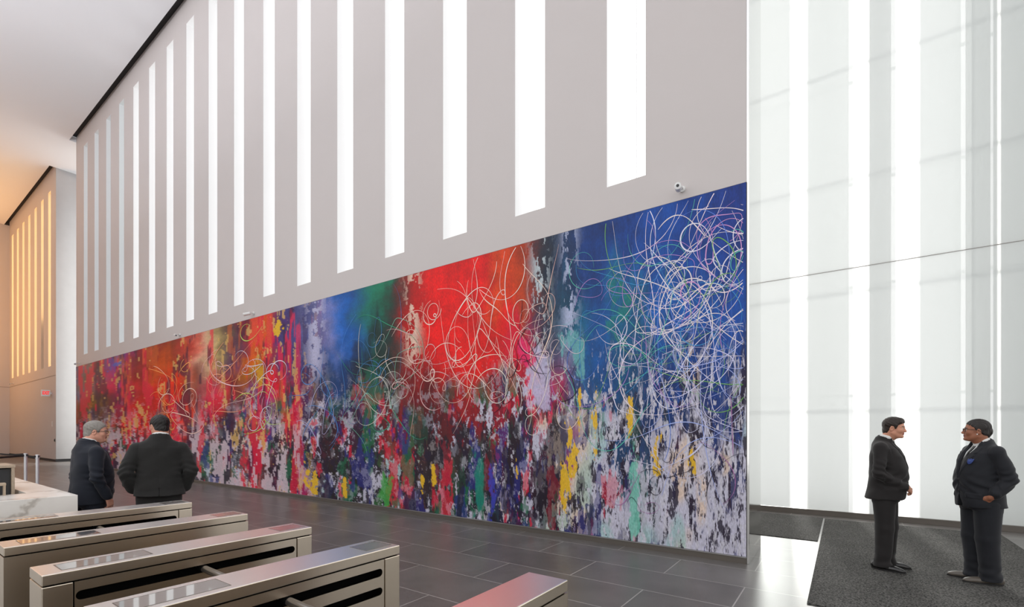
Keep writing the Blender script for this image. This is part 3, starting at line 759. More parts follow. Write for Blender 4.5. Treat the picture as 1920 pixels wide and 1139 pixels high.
field(16, -2.7, -1.1, .10, .36, 1.0, .3, [(30, 24, 44), (205, 205, 225), (165, 110, 165)], .009, .7)
Vall = np.concatenate([V1] + LV); Fall = np.concatenate([F1] + LF); Call = np.concatenate([C1] + LC)
mi = np.concatenate([np.zeros(len(F1), np.int32), np.ones(len(Fall) - len(F1), np.int32)])
mu = empty('mural_painting', ((MX0 + MX1) / 2, WY, MZ0))
tag(mu, 'long wall sized abstract painting of red, blue and white streaks and looping lines', 'painting')
pc = from_arrays('painted_canvas', Vall - np.array([(MX0 + MX1) / 2, WY, MZ0]), Fall, [M['mural'], M['line']], mu, False, mi, Call)
bd = box('backing_board', (MX0 - .004, WY - 0.0135, MZ0 - .002), (MX1 + .003, WY - 0.0008, MZ1 + .004), M['dark'], mu)
bd.location = (-(MX0 + MX1) / 2, -WY, -MZ0)
# ------------------------------------------------------------------ people: smooth solids from blended limbs
class Field:
    """scalar field on an axis-aligned (possibly uneven) grid, negative inside"""
    def __init__(s, xs, ys, zs):
        s.a = [np.asarray(xs, np.float32), np.asarray(ys, np.float32), np.asarray(zs, np.float32)]
        s.D = np.full((len(xs), len(ys), len(zs)), 0.3, np.float32)
    def sl(s, lo, hi):
        r = []
        for a, l, h in zip(s.a, lo, hi):
            i = max(0, int(np.searchsorted(a, l)) - 1); j = min(len(a), int(np.searchsorted(a, h)) + 1)
            if j - i < 1: return None
            r.append(slice(i, j))
        return tuple(r)
    def pts(s, sl):
        X, Y, Z = [a[k] for a, k in zip(s.a, sl)]
        return X[:, None, None], Y[None, :, None], Z[None, None, :]
    def add(s, fn, lo, hi, k=0.0):
        q = s.sl(lo, hi)
        if q is None: return
        d = fn(*s.pts(q)); c = s.D[q]
        s.D[q] = smin(c, d, k)
    def cut(s, fn, lo, hi, k=0.0):
        q = s.sl(lo, hi)
        if q is None: return
        d = fn(*s.pts(q)); c = s.D[q]
        s.D[q] = -smin(-c, d, k)
    def all(s): return s.pts((slice(None),) * 3)

def smin(a, b, k):
    if k <= 0: return np.minimum(a, b)
    h = np.clip(0.5 + 0.5 * (b - a) / k, 0, 1)
    return b * (1 - h) + a * h - k * h * (1 - h)

def cone(F, a, b, r1, r2, k=0.0, cut=False):
    a = np.array(a, np.float32); b = np.array(b, np.float32); ba = b - a; L = float(ba @ ba) + 1e-12
    def fn(X, Y, Z):
        px, py, pz = X - a[0], Y - a[1], Z - a[2]
        h = np.clip((px * ba[0] + py * ba[1] + pz * ba[2]) / L, 0, 1)
        return np.sqrt((px - h * ba[0]) ** 2 + (py - h * ba[1]) ** 2 + (pz - h * ba[2]) ** 2) - (r1 + (r2 - r1) * h)
    m = max(r1, r2) + k + 0.012
    (F.cut if cut else F.add)(fn, np.minimum(a, b) - m, np.maximum(a, b) + m, k)

def ell(F, c, r, Rm=None, k=0.0, cut=False):
    c = np.array(c, np.float32); r = np.array(r, np.float32)
    def fn(X, Y, Z):
        px, py, pz = X - c[0], Y - c[1], Z - c[2]
        if Rm is not None:
            px, py, pz = (px * Rm[0][0] + py * Rm[1][0] + pz * Rm[2][0], px * Rm[0][1] + py * Rm[1][1] + pz * Rm[2][1], px * Rm[0][2] + py * Rm[1][2] + pz * Rm[2][2])
        k0 = np.sqrt((px / r[0]) ** 2 + (py / r[1]) ** 2 + (pz / r[2]) ** 2)
        k1 = np.sqrt((px / r[0] ** 2) ** 2 + (py / r[1] ** 2) ** 2 + (pz / r[2] ** 2) ** 2) + 1e-6
        return k0 * (k0 - 1) / k1
    m = float(r.max()) + k + 0.012
    (F.cut if cut else F.add)(fn, c - m, c + m, k)

def sec_at(S, z):
    S = np.asarray(S, np.float32)
    return [np.interp(z, S[:, 0], S[:, i]) for i in (1, 2, 3)]
def torso(F, S, off=0.0, k=0.0, n=2.35, z0=None, z1=None):
    S = np.asarray(S, np.float32); za = S[0, 0] if z0 is None else z0; zb = S[-1, 0] if z1 is None else z1
    def fn(X, Y, Z):
        cx, rx, ry = sec_at(S, Z); rx = rx + off; ry = ry + off
        q = (np.abs((X - cx) / rx) ** n + np.abs(Y / ry) ** n) ** (1 / n)
        d = (q - 1) * np.minimum(rx, ry)
        return np.maximum(d, np.maximum(Z - zb, za - Z))
    mx = float(max(S[:, 2].max(), S[:, 3].max())) + abs(off) + 0.1 + k
    F.add(fn, (-mx - .1, -mx, za - .03 - k), (mx + .1, mx, zb + .03 + k), k)

def polyd(poly, A, B):
    """signed distance to a polygon in the (A,B) plane, negative inside"""
    P = np.asarray(poly, np.float32); d = None; s = None
    A, B = np.broadcast_arrays(A, B)
    ins = np.zeros(A.shape, bool); d = np.full(A.shape, 9.0, np.float32)
    for i in range(len(P)):
        a = P[i]; b = P[(i + 1) % len(P)]; e = b - a
        wa, wb = A - a[0], B - a[1]
        h = np.clip((wa * e[0] + wb * e[1]) / (e @ e + 1e-12), 0, 1)
        d = np.minimum(d, np.hypot(wa - h * e[0], wb - h * e[1]))
        c = ((a[1] > B) != (b[1] > B)) & (A < (b[0] - a[0]) * (B - a[1]) / (b[1] - a[1] + 1e-9) + a[0])
        ins ^= c
    return np.where(ins, -d, d)

def nets(F):
    """surface nets -> vertices, quads"""
    D = F.D; ins = D < 0; xs, ys, zs = F.a
    nx, ny, nz = D.shape
    cell = np.zeros((nx - 1, ny - 1, nz - 1), np.int8)
    for i in (0, 1):
        for j in (0, 1):
            for k in (0, 1):
                cell += ins[i:nx - 1 + i, j:ny - 1 + j, k:nz - 1 + k]
    act = (cell > 0) & (cell < 8)
    I, J, K = np.nonzero(act); n = len(I)
    vid = np.full(act.shape, -1, np.int32); vid[I, J, K] = np.arange(n)
    acc = np.zeros((n, 3), np.float32); cnt = np.zeros(n, np.float32)
    C = [(0, 0, 0), (1, 0, 0), (0, 1, 0), (1, 1, 0), (0, 0, 1), (1, 0, 1), (0, 1, 1), (1, 1, 1)]
    val = [D[I + c[0], J + c[1], K + c[2]] for c in C]
    pos = [np.stack([xs[I + c[0]], ys[J + c[1]], zs[K + c[2]]], 1) for c in C]
    for a, b in ((0, 1), (2, 3), (4, 5), (6, 7), (0, 2), (1, 3), (4, 6), (5, 7), (0, 4), (1, 5), (2, 6), (3, 7)):
        x = (val[a] < 0) != (val[b] < 0)
        t = np.where(x, val[a] / np.where(x, val[a] - val[b], 1), 0)[:, None]
        acc += np.where(x[:, None], pos[a] + (pos[b] - pos[a]) * t, 0); cnt += x
    V = acc / np.maximum(cnt, 1)[:, None]
    Q = []
    def quads(sgn, i, j, k, d1, d2):
        # cells around the edge
        o = np.array([i, j, k]).T
        a = o - d1 - d2; b = o - d2; c = o; e = o - d1
        ok = (a >= 0).all(1) & (c[:, 0] < nx - 1) & (c[:, 1] < ny - 1) & (c[:, 2] < nz - 1)
        f = lambda q: vid[tuple(q[ok].T)]
        q = np.stack([f(a), f(b), f(c), f(e)], 1)
        s = sgn[ok]; q[~s] = q[~s][:, ::-1]
        Q.append(q)
    ex, ey, ez = np.eye(3, dtype=int)
    m = ins[:-1] != ins[1:]; i, j, k = np.nonzero(m); quads(ins[:-1][m], i, j, k, ey, ez)
    m = ins[:, :-1] != ins[:, 1:]; i, j, k = np.nonzero(m); quads(ins[:, :-1][m], i, j, k, ez, ex)
    m = ins[:, :, :-1] != ins[:, :, 1:]; i, j, k = np.nonzero(m); quads(ins[:, :, :-1][m], i, j, k, ex, ey)
    return V, np.concatenate(Q)

def smooth_mesh(V, Q, it=2, lam=0.5):
    for _ in range(it):
        s = np.zeros_like(V); c = np.zeros(len(V), np.float32)
        for a in range(4):
            b = (a + 1) % 4
            np.add.at(s, Q[:, a], V[Q[:, b]]); np.add.at(c, Q[:, a], 1)
            np.add.at(s, Q[:, b], V[Q[:, a]]); np.add.at(c, Q[:, b], 1)
        V = V * (1 - lam) + lam * s / np.maximum(c, 1)[:, None]
    return V

def ax(lo, hi, h): return np.arange(lo, hi + h, h)
def uneven(parts):
    """list of (start, end, step) joined into one rising axis"""
    out = []
    for a, b, h in parts: out += list(np.arange(a, b - 1e-6, h))
    out.append(parts[-1][1]); return np.array(out)

def folds(X, Y, Z, seed, amp, kz=22.0, kx=22.0):
    r = np.random.default_rng(seed); s = 0
    for i in range(5):
        a, b = r.uniform(-kx, kx, 2); c = r.uniform(.5, 1.2) * kz * r.choice([-1, 1]); p, q = r.uniform(0, 6.3, 2)
        s = s + np.sin(a * X + b * Y + c * Z + p + 0.9 * np.sin(9 * X + 7 * Y + 6 * Z + q))
    return s * amp / 5

def rot(yaw, pitch=0.0, roll=0.0):
    return np.array((Matrix.Rotation(R(yaw), 3, 'Z') @ Matrix.Rotation(R(pitch), 3, 'Y') @ Matrix.Rotation(R(roll), 3, 'X')), dtype=np.float32)

CLOTH = {}
def cloth(key, col, rough=0.8, pin=0.0):
    if key in CLOTH: return CLOTH[key]
    m = plain('cloth_' + key, col, rough, spec=0.25, var=0.12, scale=25, bump=0.15, bscale=500)
    m.node_tree.nodes['Principled BSDF'].inputs['Sheen Weight'].default_value = 0.10
    CLOTH[key] = m; return m
M['shoe'] = plain('black_polished_leather', (0.014, 0.013, 0.013), 0.22, spec=0.6)
M['shoe_taupe'] = plain('dull_taupe_leather', (0.10, 0.085, 0.07), 0.35, spec=0.5)
M['sole'] = plain('black_rubber', (0.01, 0.01, 0.01), 0.6)
M['shirt'] = plain('white_shirt', (0.75, 0.75, 0.74), 0.7)
M['specs'] = plain('dark_frame', (0.012, 0.011, 0.012), 0.25)
M['stud'] = plain('pearl_stud', (0.8, 0.78, 0.75), 0.2)

def hairmat(name, col, rough=0.45):
    return plain(name, col, rough, spec=0.4, var=0.35, scale=60, bump=0.5, bscale=110, stretch=(1, 1, 0.35))

def head_prims(F, c, Rm, p, ears=True, grow=0.0):
    """skull, face, nose, jaw; c = centre at eye level, p = shape tweaks"""
    T = lambda q: np.array(c) + Rm @ np.array(q, dtype=np.float32)
    w = p.get('w', 1.0); jaw = p.get('jaw', 1.0); g = grow
    ell(F, T((-.014, 0, .040)), (.098 + g, .077 * w + g, .083 + g), Rm, 0.0)
    ell(F, T((.010, 0, -.018)), (.080 + g, .070 * w + g, .087 + g), Rm, .03)
    ell(F, T((.026, 0, -.066)), (.058 + g, .052 * w * jaw + g, .050 + g), Rm, .03)
    if g > 0: return
    for s in (-1, 1):
        cone(F, T((-.006, s * .052 * w * jaw, -.058)), T((.050, s * .026 * w, -.098)), .022, .018, .025)      # jaw line
        ell(F, T((.058, s * .040 * w, -.028)), (.026, .026, .026), Rm, .02)                            # cheek
        cone(F, T((.083, s * .010, .016)), T((.064, s * .048 * w, .014)), .011, .009, .012)            # brow
        ell(F, T((.092, s * .031, -.001)), (.013, .017, .010), Rm, .010, True)                        # eye socket
        ell(F, T((.074, s * .031, -.002)), (.014, .016, .012), Rm, .003)                              # eyeball
        ell(F, T((.097, s * .012, -.036)), (.010, .009, .008), Rm, .006)                              # nostril wing
        if ears:
            Re = Rm @ rot(s * 20, 12)
            ell(F, T((-.012, s * .078 * w, -.012)), (.020, .010, .032), Re, .006)
            ell(F, T((-.006, s * .088 * w, -.010)), (.010, .008, .018), Re, .004, True)
    cone(F, T((.084, 0, .006)), T((.104 + p.get('nose', 0), 0, -.032)), .0095, .0125, .012)           # nose
    ell(F, T((.084, 0, -.056)), (.013, .024, .0065), Rm, .006)                                        # upper lip
    ell(F, T((.083, 0, -.069)), (.013, .021, .0075), Rm, .006)                                        # lower lip
    ell(F, T((.074, 0, -.098)), (.020, .026, .018), Rm, .014)                                         # chin
    if p.get('double'):
        ell(F, T((.030, 0, -.112)), (.045, .046, .022), Rm, .02)

def hand(F, wrist, d, n, side, curl=0.5, scale=1.0, spread=1.0):
    """open or curled hand: d = direction of the fingers, n = palm normal, side = direction towards the thumb"""
    d = np.array(d, np.float32); d /= np.linalg.norm(d)
    n = np.array(n, np.float32); n -= d * (n @ d); n /= np.linalg.norm(n)
    t = np.cross(n, d); t = t if t @ np.array(side, np.float32) > 0 else -t
    w = np.array(wrist, np.float32); S = scale
    cone(F, w - d * .03, w + d * .015, .027 * S, .026 * S, .01)
    for q in (-.024, -.008, .008, .024):
        cone(F, w + d * .012 + t * q * .7 * S, w + d * .088 * S + t * q * S, .015 * S, .0125 * S, .008)
    ell(F, w + d * .045 * S + n * .008 + t * .022 * S, (.022 * S,) * 3, None, .012)
    for i, (q, L) in enumerate(((.029, .072), (.010, .080), (-.010, .074), (-.029, .058))):
        p = w + d * (.090 - .004 * abs(i - 1)) * S + t * q * S * spread; ang = 0.0
        for j, f in enumerate((.45, .32, .23)):
            ang += curl * (0.55, 0.9, 0.6)[j] * (1 + .06 * i)
            dd = d * math.cos(ang) + n * math.sin(ang)
            e = p + dd * L * f * S * 1.05
            cone(F, p, e, (.0092, .0084, .0078)[j] * S, (.0086, .0080, .0068)[j] * S, .002)
            p = e
    p = w + d * .022 * S + t * .024 * S + n * .006
    for j, (L, dv) in enumerate(((.042, d * .75 + t * .62 + n * .25), (.032, d * .92 + t * .25 + n * .40), (.024, d * .9 + n * .55))):
        dv = dv / np.linalg.norm(dv); e = p + dv * L * S
        cone(F, p, e, (.0135, .0105, .0095)[j] * S, (.0110, .0098, .0075)[j] * S, .004)
        p = e

def strip_patch(name, pts2, S, off, thick, mat, parent, n=2.35, k=6):
    """thin patch lying on the front of a torso section stack; pts2 = outline in (y, z)"""
    P = np.asarray(pts2, np.float32); c = P.mean(0); bm = bmesh.new(); rings = []
    def X(y, z):
        cx, rx, ry = [float(q) for q in sec_at(S, z)]
        return cx + (rx + 0.0) * max(0.0, 1 - min(1, abs(y) / ry) ** n) ** (1 / n)
    for j in range(k + 1):
        f = 1 - j / (k + 0.0) * 0.97
        rings.append([bm.verts.new((X(y, z) + off + thick, y, z)) for y, z in c + (P - c) * f])
    back = [bm.verts.new((X(y, z) + off, y, z)) for y, z in P]
    m = len(P)
    for a, b in zip([back] + rings[:-1], rings):
        for i in range(m): bm.faces.new((a[i], a[(i + 1) % m], b[(i + 1) % m], b[i]))
    bm.faces.new(rings[-1])
    return bm_obj(name, bm, mat, parent, True)

def make_person(spec):
    P = spec; root_loc = P['loc']; s = P['h'] / 1.78
    sk = P['skin']; hc = P['haircol']
    Sj = np.array(P['torso'], np.float32); Sj[:, 0] *= s
    eye = np.array(P['head']); Rh = rot(*P['head_rot'])
    # ---------------- body
    zs = uneven([(-0.01, .55, .012), (.55, .78, .008), (.78, 1.04 * s, .0042), (1.04 * s, 1.42 * s, .008), (1.42 * s, P['h'] + .03, .0038)])
    xs = uneven([(-.34, -.17, .008), (-.17, .30, .0042), (.30, .46, .0055)]); ys = uneven([(-.40, -.13, .0055), (-.13, .13, .0042), (.13, .40, .0055)])
    F = Field(xs, ys, zs)
    torso(F, Sj, -.060, 0, z0=.96 * s, z1=1.50 * s)
    neck0 = np.array((-.035, 0, 1.47 * s)); necktop = eye + Rh @ np.array((-.032, 0, -.06))
    cone(F, neck0, necktop, P.get('neck', .062), P.get('neck', .062) * .94, .03)
    head_prims(F, eye, Rh, P.get('face', {}))
    # join the head prims with the neck softly
    cone(F, necktop - np.array((0, 0, .04)), necktop + np.array((0, 0, .02)), P.get('neck', .062) * .93, P.get('neck', .062) * .9, .03)
    for sd in (0, 1):
        sh, el, wr = [np.array(q) for q in P['arms'][sd]['j']]
        cone(F, (sh[0], sh[1] * .5, sh[2] + .01), sh, .055, .050, .03)
        cone(F, sh, el, .048, .040, .02); cone(F, el, wr, .040, .027, .02)
        H = P['arms'][sd].get('hand')
        if H: hand(F, wr, *H['d'], curl=H.get('curl', .5), scale=H.get('scale', 1.0))
    for sd in (0, 1):
        L = P['legs'][sd]
        hp, kn, an, toe = [np.array(q) for q in L]
        cone(F, hp, kn, .085, .058, .04); cone(F, kn, an, .055, .036, .02); cone(F, an + np.array((0, 0, -.02)), an + (toe - an) * .5 + np.array((0, 0, -.018)), .034, .020, .02)
    V, Q = nets(F); V = smooth_mesh(V, Q, 1, .4)
    # painted skin: lips, eyes, brows
    loc = (V - eye) @ Rh
    col = np.tile(np.array(srgb(*sk), np.float32), (len(V), 1))
    face = loc[:, 0] > .045
    fb = (fbm(V[:, 0] * 30 + 50, V[:, 2] * 30 + V[:, 1] * 30 + 50, 900, 3) - .5)[:, None]
    col *= 1 + .25 * fb
    red = np.array(srgb(*P.get('lip', (165, 95, 85))), np.float32)
    m = (np.abs(loc[:, 2] + .063) < .0135) & (np.abs(loc[:, 1]) < .024) & (loc[:, 0] > .075); col[m] = red
    m = (np.abs(loc[:, 2] + .0625) < .0022) & (np.abs(loc[:, 1]) < .023) & (loc[:, 0] > .075); col[m] = red * .35
    for q in (-1, 1):
        ey = ((loc[:, 1] - q * .031) / .0135) ** 2 + ((loc[:, 2] + .002) / .0062) ** 2
        m = face & (ey < 1); col[m] = (.62, .60, .58)
        m = face & ((loc[:, 1] - q * .031) ** 2 + (loc[:, 2] + .002) ** 2 < .0058 ** 2); col[m] = (.03, .018, .012)
        m = face & (np.abs(loc[:, 2] - .0055 ) < .0022) & (np.abs(loc[:, 1] - q * .031) < .0145); col[m] = np.array(srgb(*sk)) * .3
        m = face & (np.abs(loc[:, 2] - .021 + .10 * np.abs(np.abs(loc[:, 1]) - .028)) < .0045) & (np.abs(np.abs(loc[:, 1]) - .031) < .020) & (loc[:, 1] * q > 0); col[m] = np.array(srgb(*hc)) * .9 + .01
    if P.get('stubble'):
        m = (loc[:, 2] < -.03) & (loc[:, 2] > -.13) & (loc[:, 0] > -.01) & ~((np.abs(loc[:, 2] + .063) < .0135) & (np.abs(loc[:, 1]) < .024)); col[m] *= P['stubble']
    body = from_arrays('person', V, Q, M['skin'], None, True, None, col)
    body.location = root_loc; body.rotation_euler = (0, 0, R(P['yaw']))
    tag(body, P['label'], 'person')
    # ---------------- shirt
    F = Field(ax(-.28, .32, .0058), ax(-.28, .28, .0058), ax(1.02 * s, 1.63 * s, .0042))
    torso(F, Sj, -.020, 0, z0=1.02 * s, z1=1.53 * s)
    nt = neck0 + (necktop - neck0) * .62
    cone(F, neck0, nt, P.get('neck', .062) + .015, P.get('neck', .062) + .010, .02)
    cb = P.get('collar_cut', nt[2] + .022); sl = P.get('collar_tilt', .30)
    F.cut(lambda X, Y, Z: (cb - sl * (X - nt[0])) - Z + 0 * Y, (-1, -1, 0), (1, 1, 3), 0)
    sh = from_arrays('shirt', *((lambda v, q: (smooth_mesh(v, q, 1), q))(*nets(F))), M['shirt'], body)
    # ---------------- jacket
    jm = cloth(*P['cloth'])
    h = .0052
    F = Field(ax(-.36, .46, h), ax(-.42, .42, h), ax(Sj[0, 0] - .02, 1.62 * s, h))
    torso(F, Sj, 0.0, 0)
    for sd in (0, 1):
        A = P['arms'][sd]; a, e, w = [np.array(q) for q in A['j']]
        up, ww = P.get('sleeve', (.066, .058, .046))[0], P.get('sleeve', (.066, .058, .046))
        cone(F, (a[0] + .0, a[1] * .45, a[2] + .030), (a[0], a[1] * .92, a[2] - .008), .050, .064, .05)
        cone(F, a, e, ww[0], ww[1], .022); cone(F, e, e + (w - e) * A.get('len', .93), ww[1], ww[2], .02)
    # flare of the hem, collar ring
    cone(F, neck0 + np.array((-.004, 0, -.02)), neck0 + (nt - neck0) * .55, P.get('neck', .062) + .038, P.get('neck', .062) + .032, .03)
    vb = P['v'][0] * s; vw = P['v'][1]; vt = 1.60 * s
    X, Y, Z = F.all()
    F.D += folds(X, Y, Z, P['seed'], P.get('fold', .0085)) * np.clip((1.50 * s - Z) / .1, .15, 1)
    F.D += folds(X, Y, Z, P['seed'] + 3, .0022, 48., 48.)
    for sd in (0, 1):
        e = np.array(P['arms'][sd]['j'][1])
        g_ = np.exp(-((X - e[0]) ** 2 + (Y - e[1]) ** 2 + (Z - e[2]) ** 2) / .012)
        F.D += g_ * .007 * np.sin(95 * Z + 30 * X + 2 * np.sin(25 * Y + 14 * X))
    F.D += .006 * np.sin(60 * Z + 55 * np.abs(Y)) * np.exp(-((Z - 1.05 * s) / .09) ** 2) * (X > 0)
    F.D += .0028 * np.exp(-(Y / .0035) ** 2) * (X < -.02) * (Z < 1.50 * s)
    F.D += .0030 * np.exp(-((np.abs(Y) - .186 + .10 * (Z - 1.42 * s)) / .004) ** 2) * np.clip((Z - 1.30 * s) / .06, 0, 1)
    vent = np.maximum(np.abs(Y + .004) - .0025, np.maximum(Z - .98 * s, X + .05)); F.D = np.maximum(F.D, -np.maximum(vent, -(F.D + .010)))
    # lapels: slightly raised panels either side of the opening
    base = F.D.copy()
    for q in (-1, 1):
        lap = [(q * .004, vb - .01), (q * (vw + .004), vt - .05), (q * (vw + .045), 1.47 * s), (q * (vw + .050), 1.425 * s), (q * (vw + .028), 1.405 * s), (q * (vw + .040), 1.39 * s)]
        pd = polyd(lap, Y[0], Z[0])[None]
        F.D = np.minimum(F.D, np.maximum(np.maximum(base - .0085, pd), -(X - .0)))
        fl = [(q * .085, .985 * s), (q * .185, .975 * s), (q * .185, .925 * s), (q * .085, .935 * s)]
        pd = polyd(fl, Y[0], Z[0])[None]
        F.D = np.minimum(F.D, np.maximum(np.maximum(base - .005, pd), -(X - .0)))
    # opening, front edge line, back vent
    vpoly = [(0.0, vb), (vw, vt), (-vw, vt)]
    pd = polyd(vpoly, Y[0], Z[0])[None]
    F.D = np.maximum(F.D, -np.maximum(pd, -(X + .012)))
    gap = np.maximum(np.abs(Y - P.get('gap_skew', .05) * (vb - Z)) - .003, np.maximum(Z - vb, -(X - .05)))
    F.D = np.maximum(F.D, -np.maximum(gap, -(base + .012)))
    hemcut = [(-.05, Sj[0, 0] - .05), (.05, Sj[0, 0] - .05), (.012, Sj[0, 0] + .12), (-.004, Sj[0, 0] + .12)]
    pd = polyd(hemcut, Y[0], Z[0])[None]
    F.D = np.maximum(F.D, -np.maximum(pd, -(X - .05)))
    # clear the collar away from the neck
    cut0 = neck0 + np.array((.012, 0, -.01)); cut1 = nt + np.array((.012, 0, .05))
    cone(F, cut0, cut1, P.get('neck', .062) + .020, P.get('neck', .062) + .022, 0, True)
    V, Q = nets(F); V = smooth_mesh(V, Q, 1, .45)
    jk = from_arrays('jacket', V, Q, jm, body)
    # buttons
    for zz in (vb - .015, vb - .13):
        if P.get('buttons', True): strip_patch('button', [(.012 * math.cos(t) + .015, zz + .012 * math.sin(t)) for t in np.linspace(0, 6.283, 11)[:-1]], Sj, .003, .003, M['sole'], jk, k=2)
    # shirt cuffs
    for sd in (0, 1):
        A = P['arms'][sd]; a, e, w = [np.array(q) for q in A['j']]
        if A.get('cuff'):
            dd = (w - e) / np.linalg.norm(w - e); p = e + (w - e) * A.get('len', .93)
            bm = bmesh.new(); add_tube(bm, [p + dd * .02, p + dd * (.035 + A['cuff'])], [.036, .035], 18)
            bm_obj('shirt_cuff', bm, M['shirt'], sh, True)
    # ---------------- tie
    if P.get('tie'):
        pts = [(-.018, 1.515 * s), (.018, 1.515 * s), (.020, 1.49 * s), (.013, 1.475 * s), (.030, 1.30 * s), (.040, vb - .02), (-.040, vb - .02), (-.030, 1.30 * s), (-.013, 1.475 * s), (-.020, 1.49 * s)]
        strip_patch('tie', pts, Sj, -.019, .010, P['tie'], body)
    if P.get('badge'):
        by, bz = P['badge']; bw, bh = .026, .031
        out = [(by - bw, bz + bh * .9), (by - bw * .4, bz + bh * .75), (by, bz + bh), (by + bw * .4, bz + bh * .75), (by + bw, bz + bh * .9), (by + bw * .95, bz), (by + bw * .6, bz - bh * .7), (by, bz - bh), (by - bw * .6, bz - bh * .7), (by - bw * .95, bz)]
        b_ = strip_patch('badge', out, Sj, .010, .003, plain('blue_badge', (0.02, 0.045, 0.20), 0.6, var=.4, scale=90), jk)
        b_['label'] = 'small blue shield badge'
        strip_patch('badge_band', [(by - .014, bz + .010), (by + .014, bz + .010), (by + .014, bz + .002), (by - .014, bz + .002)], Sj, .013, .0015, plain('pale_blue_thread', (0.06, 0.12, 0.36), 0.6), b_, k=2)
    # ---------------- trousers
    F = Field(ax(-.27, .29, .0068), ax(-.28, .28, .0068), ax(-.0, 1.03 * s, .0075))
    St = [(.80 * s, P.get('hipx', 0) * .5, P['hip'][0] * .92, P['hip'][1]), (1.02 * s, P.get('hipx', 0), P['hip'][0] * 1.02, P['hip'][1] * 1.02)]
    torso(F, St, -.012, 0)
    for sd in (0, 1):
        hp, kn, an, toe = [np.array(q) for q in P['legs'][sd]]
        t_ = P.get('leg', (.115, .088, .076))
        hem = an + np.array((.004, 0, -.045)); mid = kn + (hem - kn) * .6
        cone(F, hp, kn, t_[0], t_[1], .03); cone(F, kn, hem, t_[1], t_[2], .02)
        cone(F, hem + np.array((.0, 0, .05)), hem + np.array((.018, 0, .0)), t_[2] * .98, t_[2] * 1.02, .02)
    X, Y, Z = F.all()
    lowz = np.clip((.36 - Z) / .30, 0, 1)
    F.D += folds(X, Y, Z, P['seed'] + 7, .013, 58., 30.) * (lowz ** 1.5 + .06) + folds(X, Y, Z, P['seed'] + 9, .008, 8., 40.)
    F.D = np.maximum(F.D, P.get('hemz', .035) + .10 * np.clip(-X - .02, -.10, .0) * -1 * .25 - Z)
    V, Q = nets(F); V = smooth_mesh(V, Q, 1, .45)
    tr = from_arrays('trousers', V, Q, cloth(*P.get('tcloth', P['cloth'])), body)
    # ---------------- shoes
    for sd in (0, 1):
        hp, kn, an, toe = [np.array(q) for q in P['legs'][sd]]
        f = toe - an; f[2] = 0; L = np.linalg.norm(f); f /= L; g = np.array((-f[1], f[0], 0))
        cxy = np.array((an[0], an[1], 0))
        Rs = np.stack([f, g, np.array((0, 0, 1))], 1).astype(np.float32)
        F = Field(ax(cxy[0] - .34, cxy[0] + .34, .005), ax(cxy[1] - .34, cxy[1] + .34, .005), ax(-.004, .14, .0042))
        T = lambda a, b, c: cxy + f * a + g * b + np.array((0, 0, c))
        ell(F, T(-.055, 0, .040), (.052, .037, .052), Rs, 0)
        ell(F, T(.0, 0, .050), (.085, .036, .050), Rs, .03)
        ell(F, T(.105, 0, .030), (.095, .047, .036), Rs, .03)
        ell(F, T(.175, 0, .022), (.055, .036, .023), Rs, .02)
        F.D = np.maximum(F.D, .012 - F.all()[2])
        V, Q = nets(F); V = smooth_mesh(V, Q, 1)
        so_ = from_arrays('shoe', V, Q, P.get('shoe', M['shoe']), body)
        bm = bmesh.new(); out = []
        for t in np.linspace(0, 2 * math.pi, 40, endpoint=False):
            a = .066 + .168 * math.cos(t); wd_ = (.040 + .012 * math.sin((a + .1) / .33 * 3.1)) * (1 if a < .15 else .95)
            out.append(T(a, wd_ * math.sin(t), 0))
        lo = [bm.verts.new(p + np.array((0, 0, .0005))) for p in out]; hi = [bm.verts.new(p + np.array((0, 0, .014))) for p in out]
        n_ = len(out)
        for i in range(n_): bm.faces.new((lo[i], lo[(i + 1) % n_], hi[(i + 1) % n_], hi[i]))
        bm.faces.new(lo[::-1]); bm.faces.new(hi)
        bm_obj('sole', bm, M['sole'], so_)
    # ---------------- hair
    hm = hairmat('hair_' + P['key'], srgb(*hc), P.get('hair_rough', .45))
    F = Field(ax(eye[0] - .19, eye[0] + .19, .0036), ax(eye[1] - .16, eye[1] + .16, .0036), ax(eye[2] - .14, eye[2] + .19, .0036))
    X, Y, Z = F.all()
    head_prims(F, eye, Rh, P.get('face', {}), ears=False, grow=.003)
    ell(F, eye + Rh @ np.array((-.050, 0, -.035), np.float32), (.062, .062, .062), Rh, .03)
    cone(F, necktop - np.array((0, 0, .06)), necktop + np.array((0, 0, .03)), P.get('neck', .062) * .95 + .003, P.get('neck', .062) * .93 + .003, .02)
    px, py, pz = X - eye[0], Y - eye[1], Z - eye[2]
    lx = px * Rh[0, 0] + py * Rh[1, 0] + pz * Rh[2, 0]; ly = px * Rh[0, 1] + py * Rh[1, 1] + pz * Rh[2, 1]; lz = px * Rh[0, 2] + py * Rh[1, 2] + pz * Rh[2, 2]
    P['hairfn'](F, lx, ly, lz, eye, Rh)
    V, Q = nets(F); V = smooth_mesh(V, Q, 1, .4)
    from_arrays('hair', V, Q, hm, body)
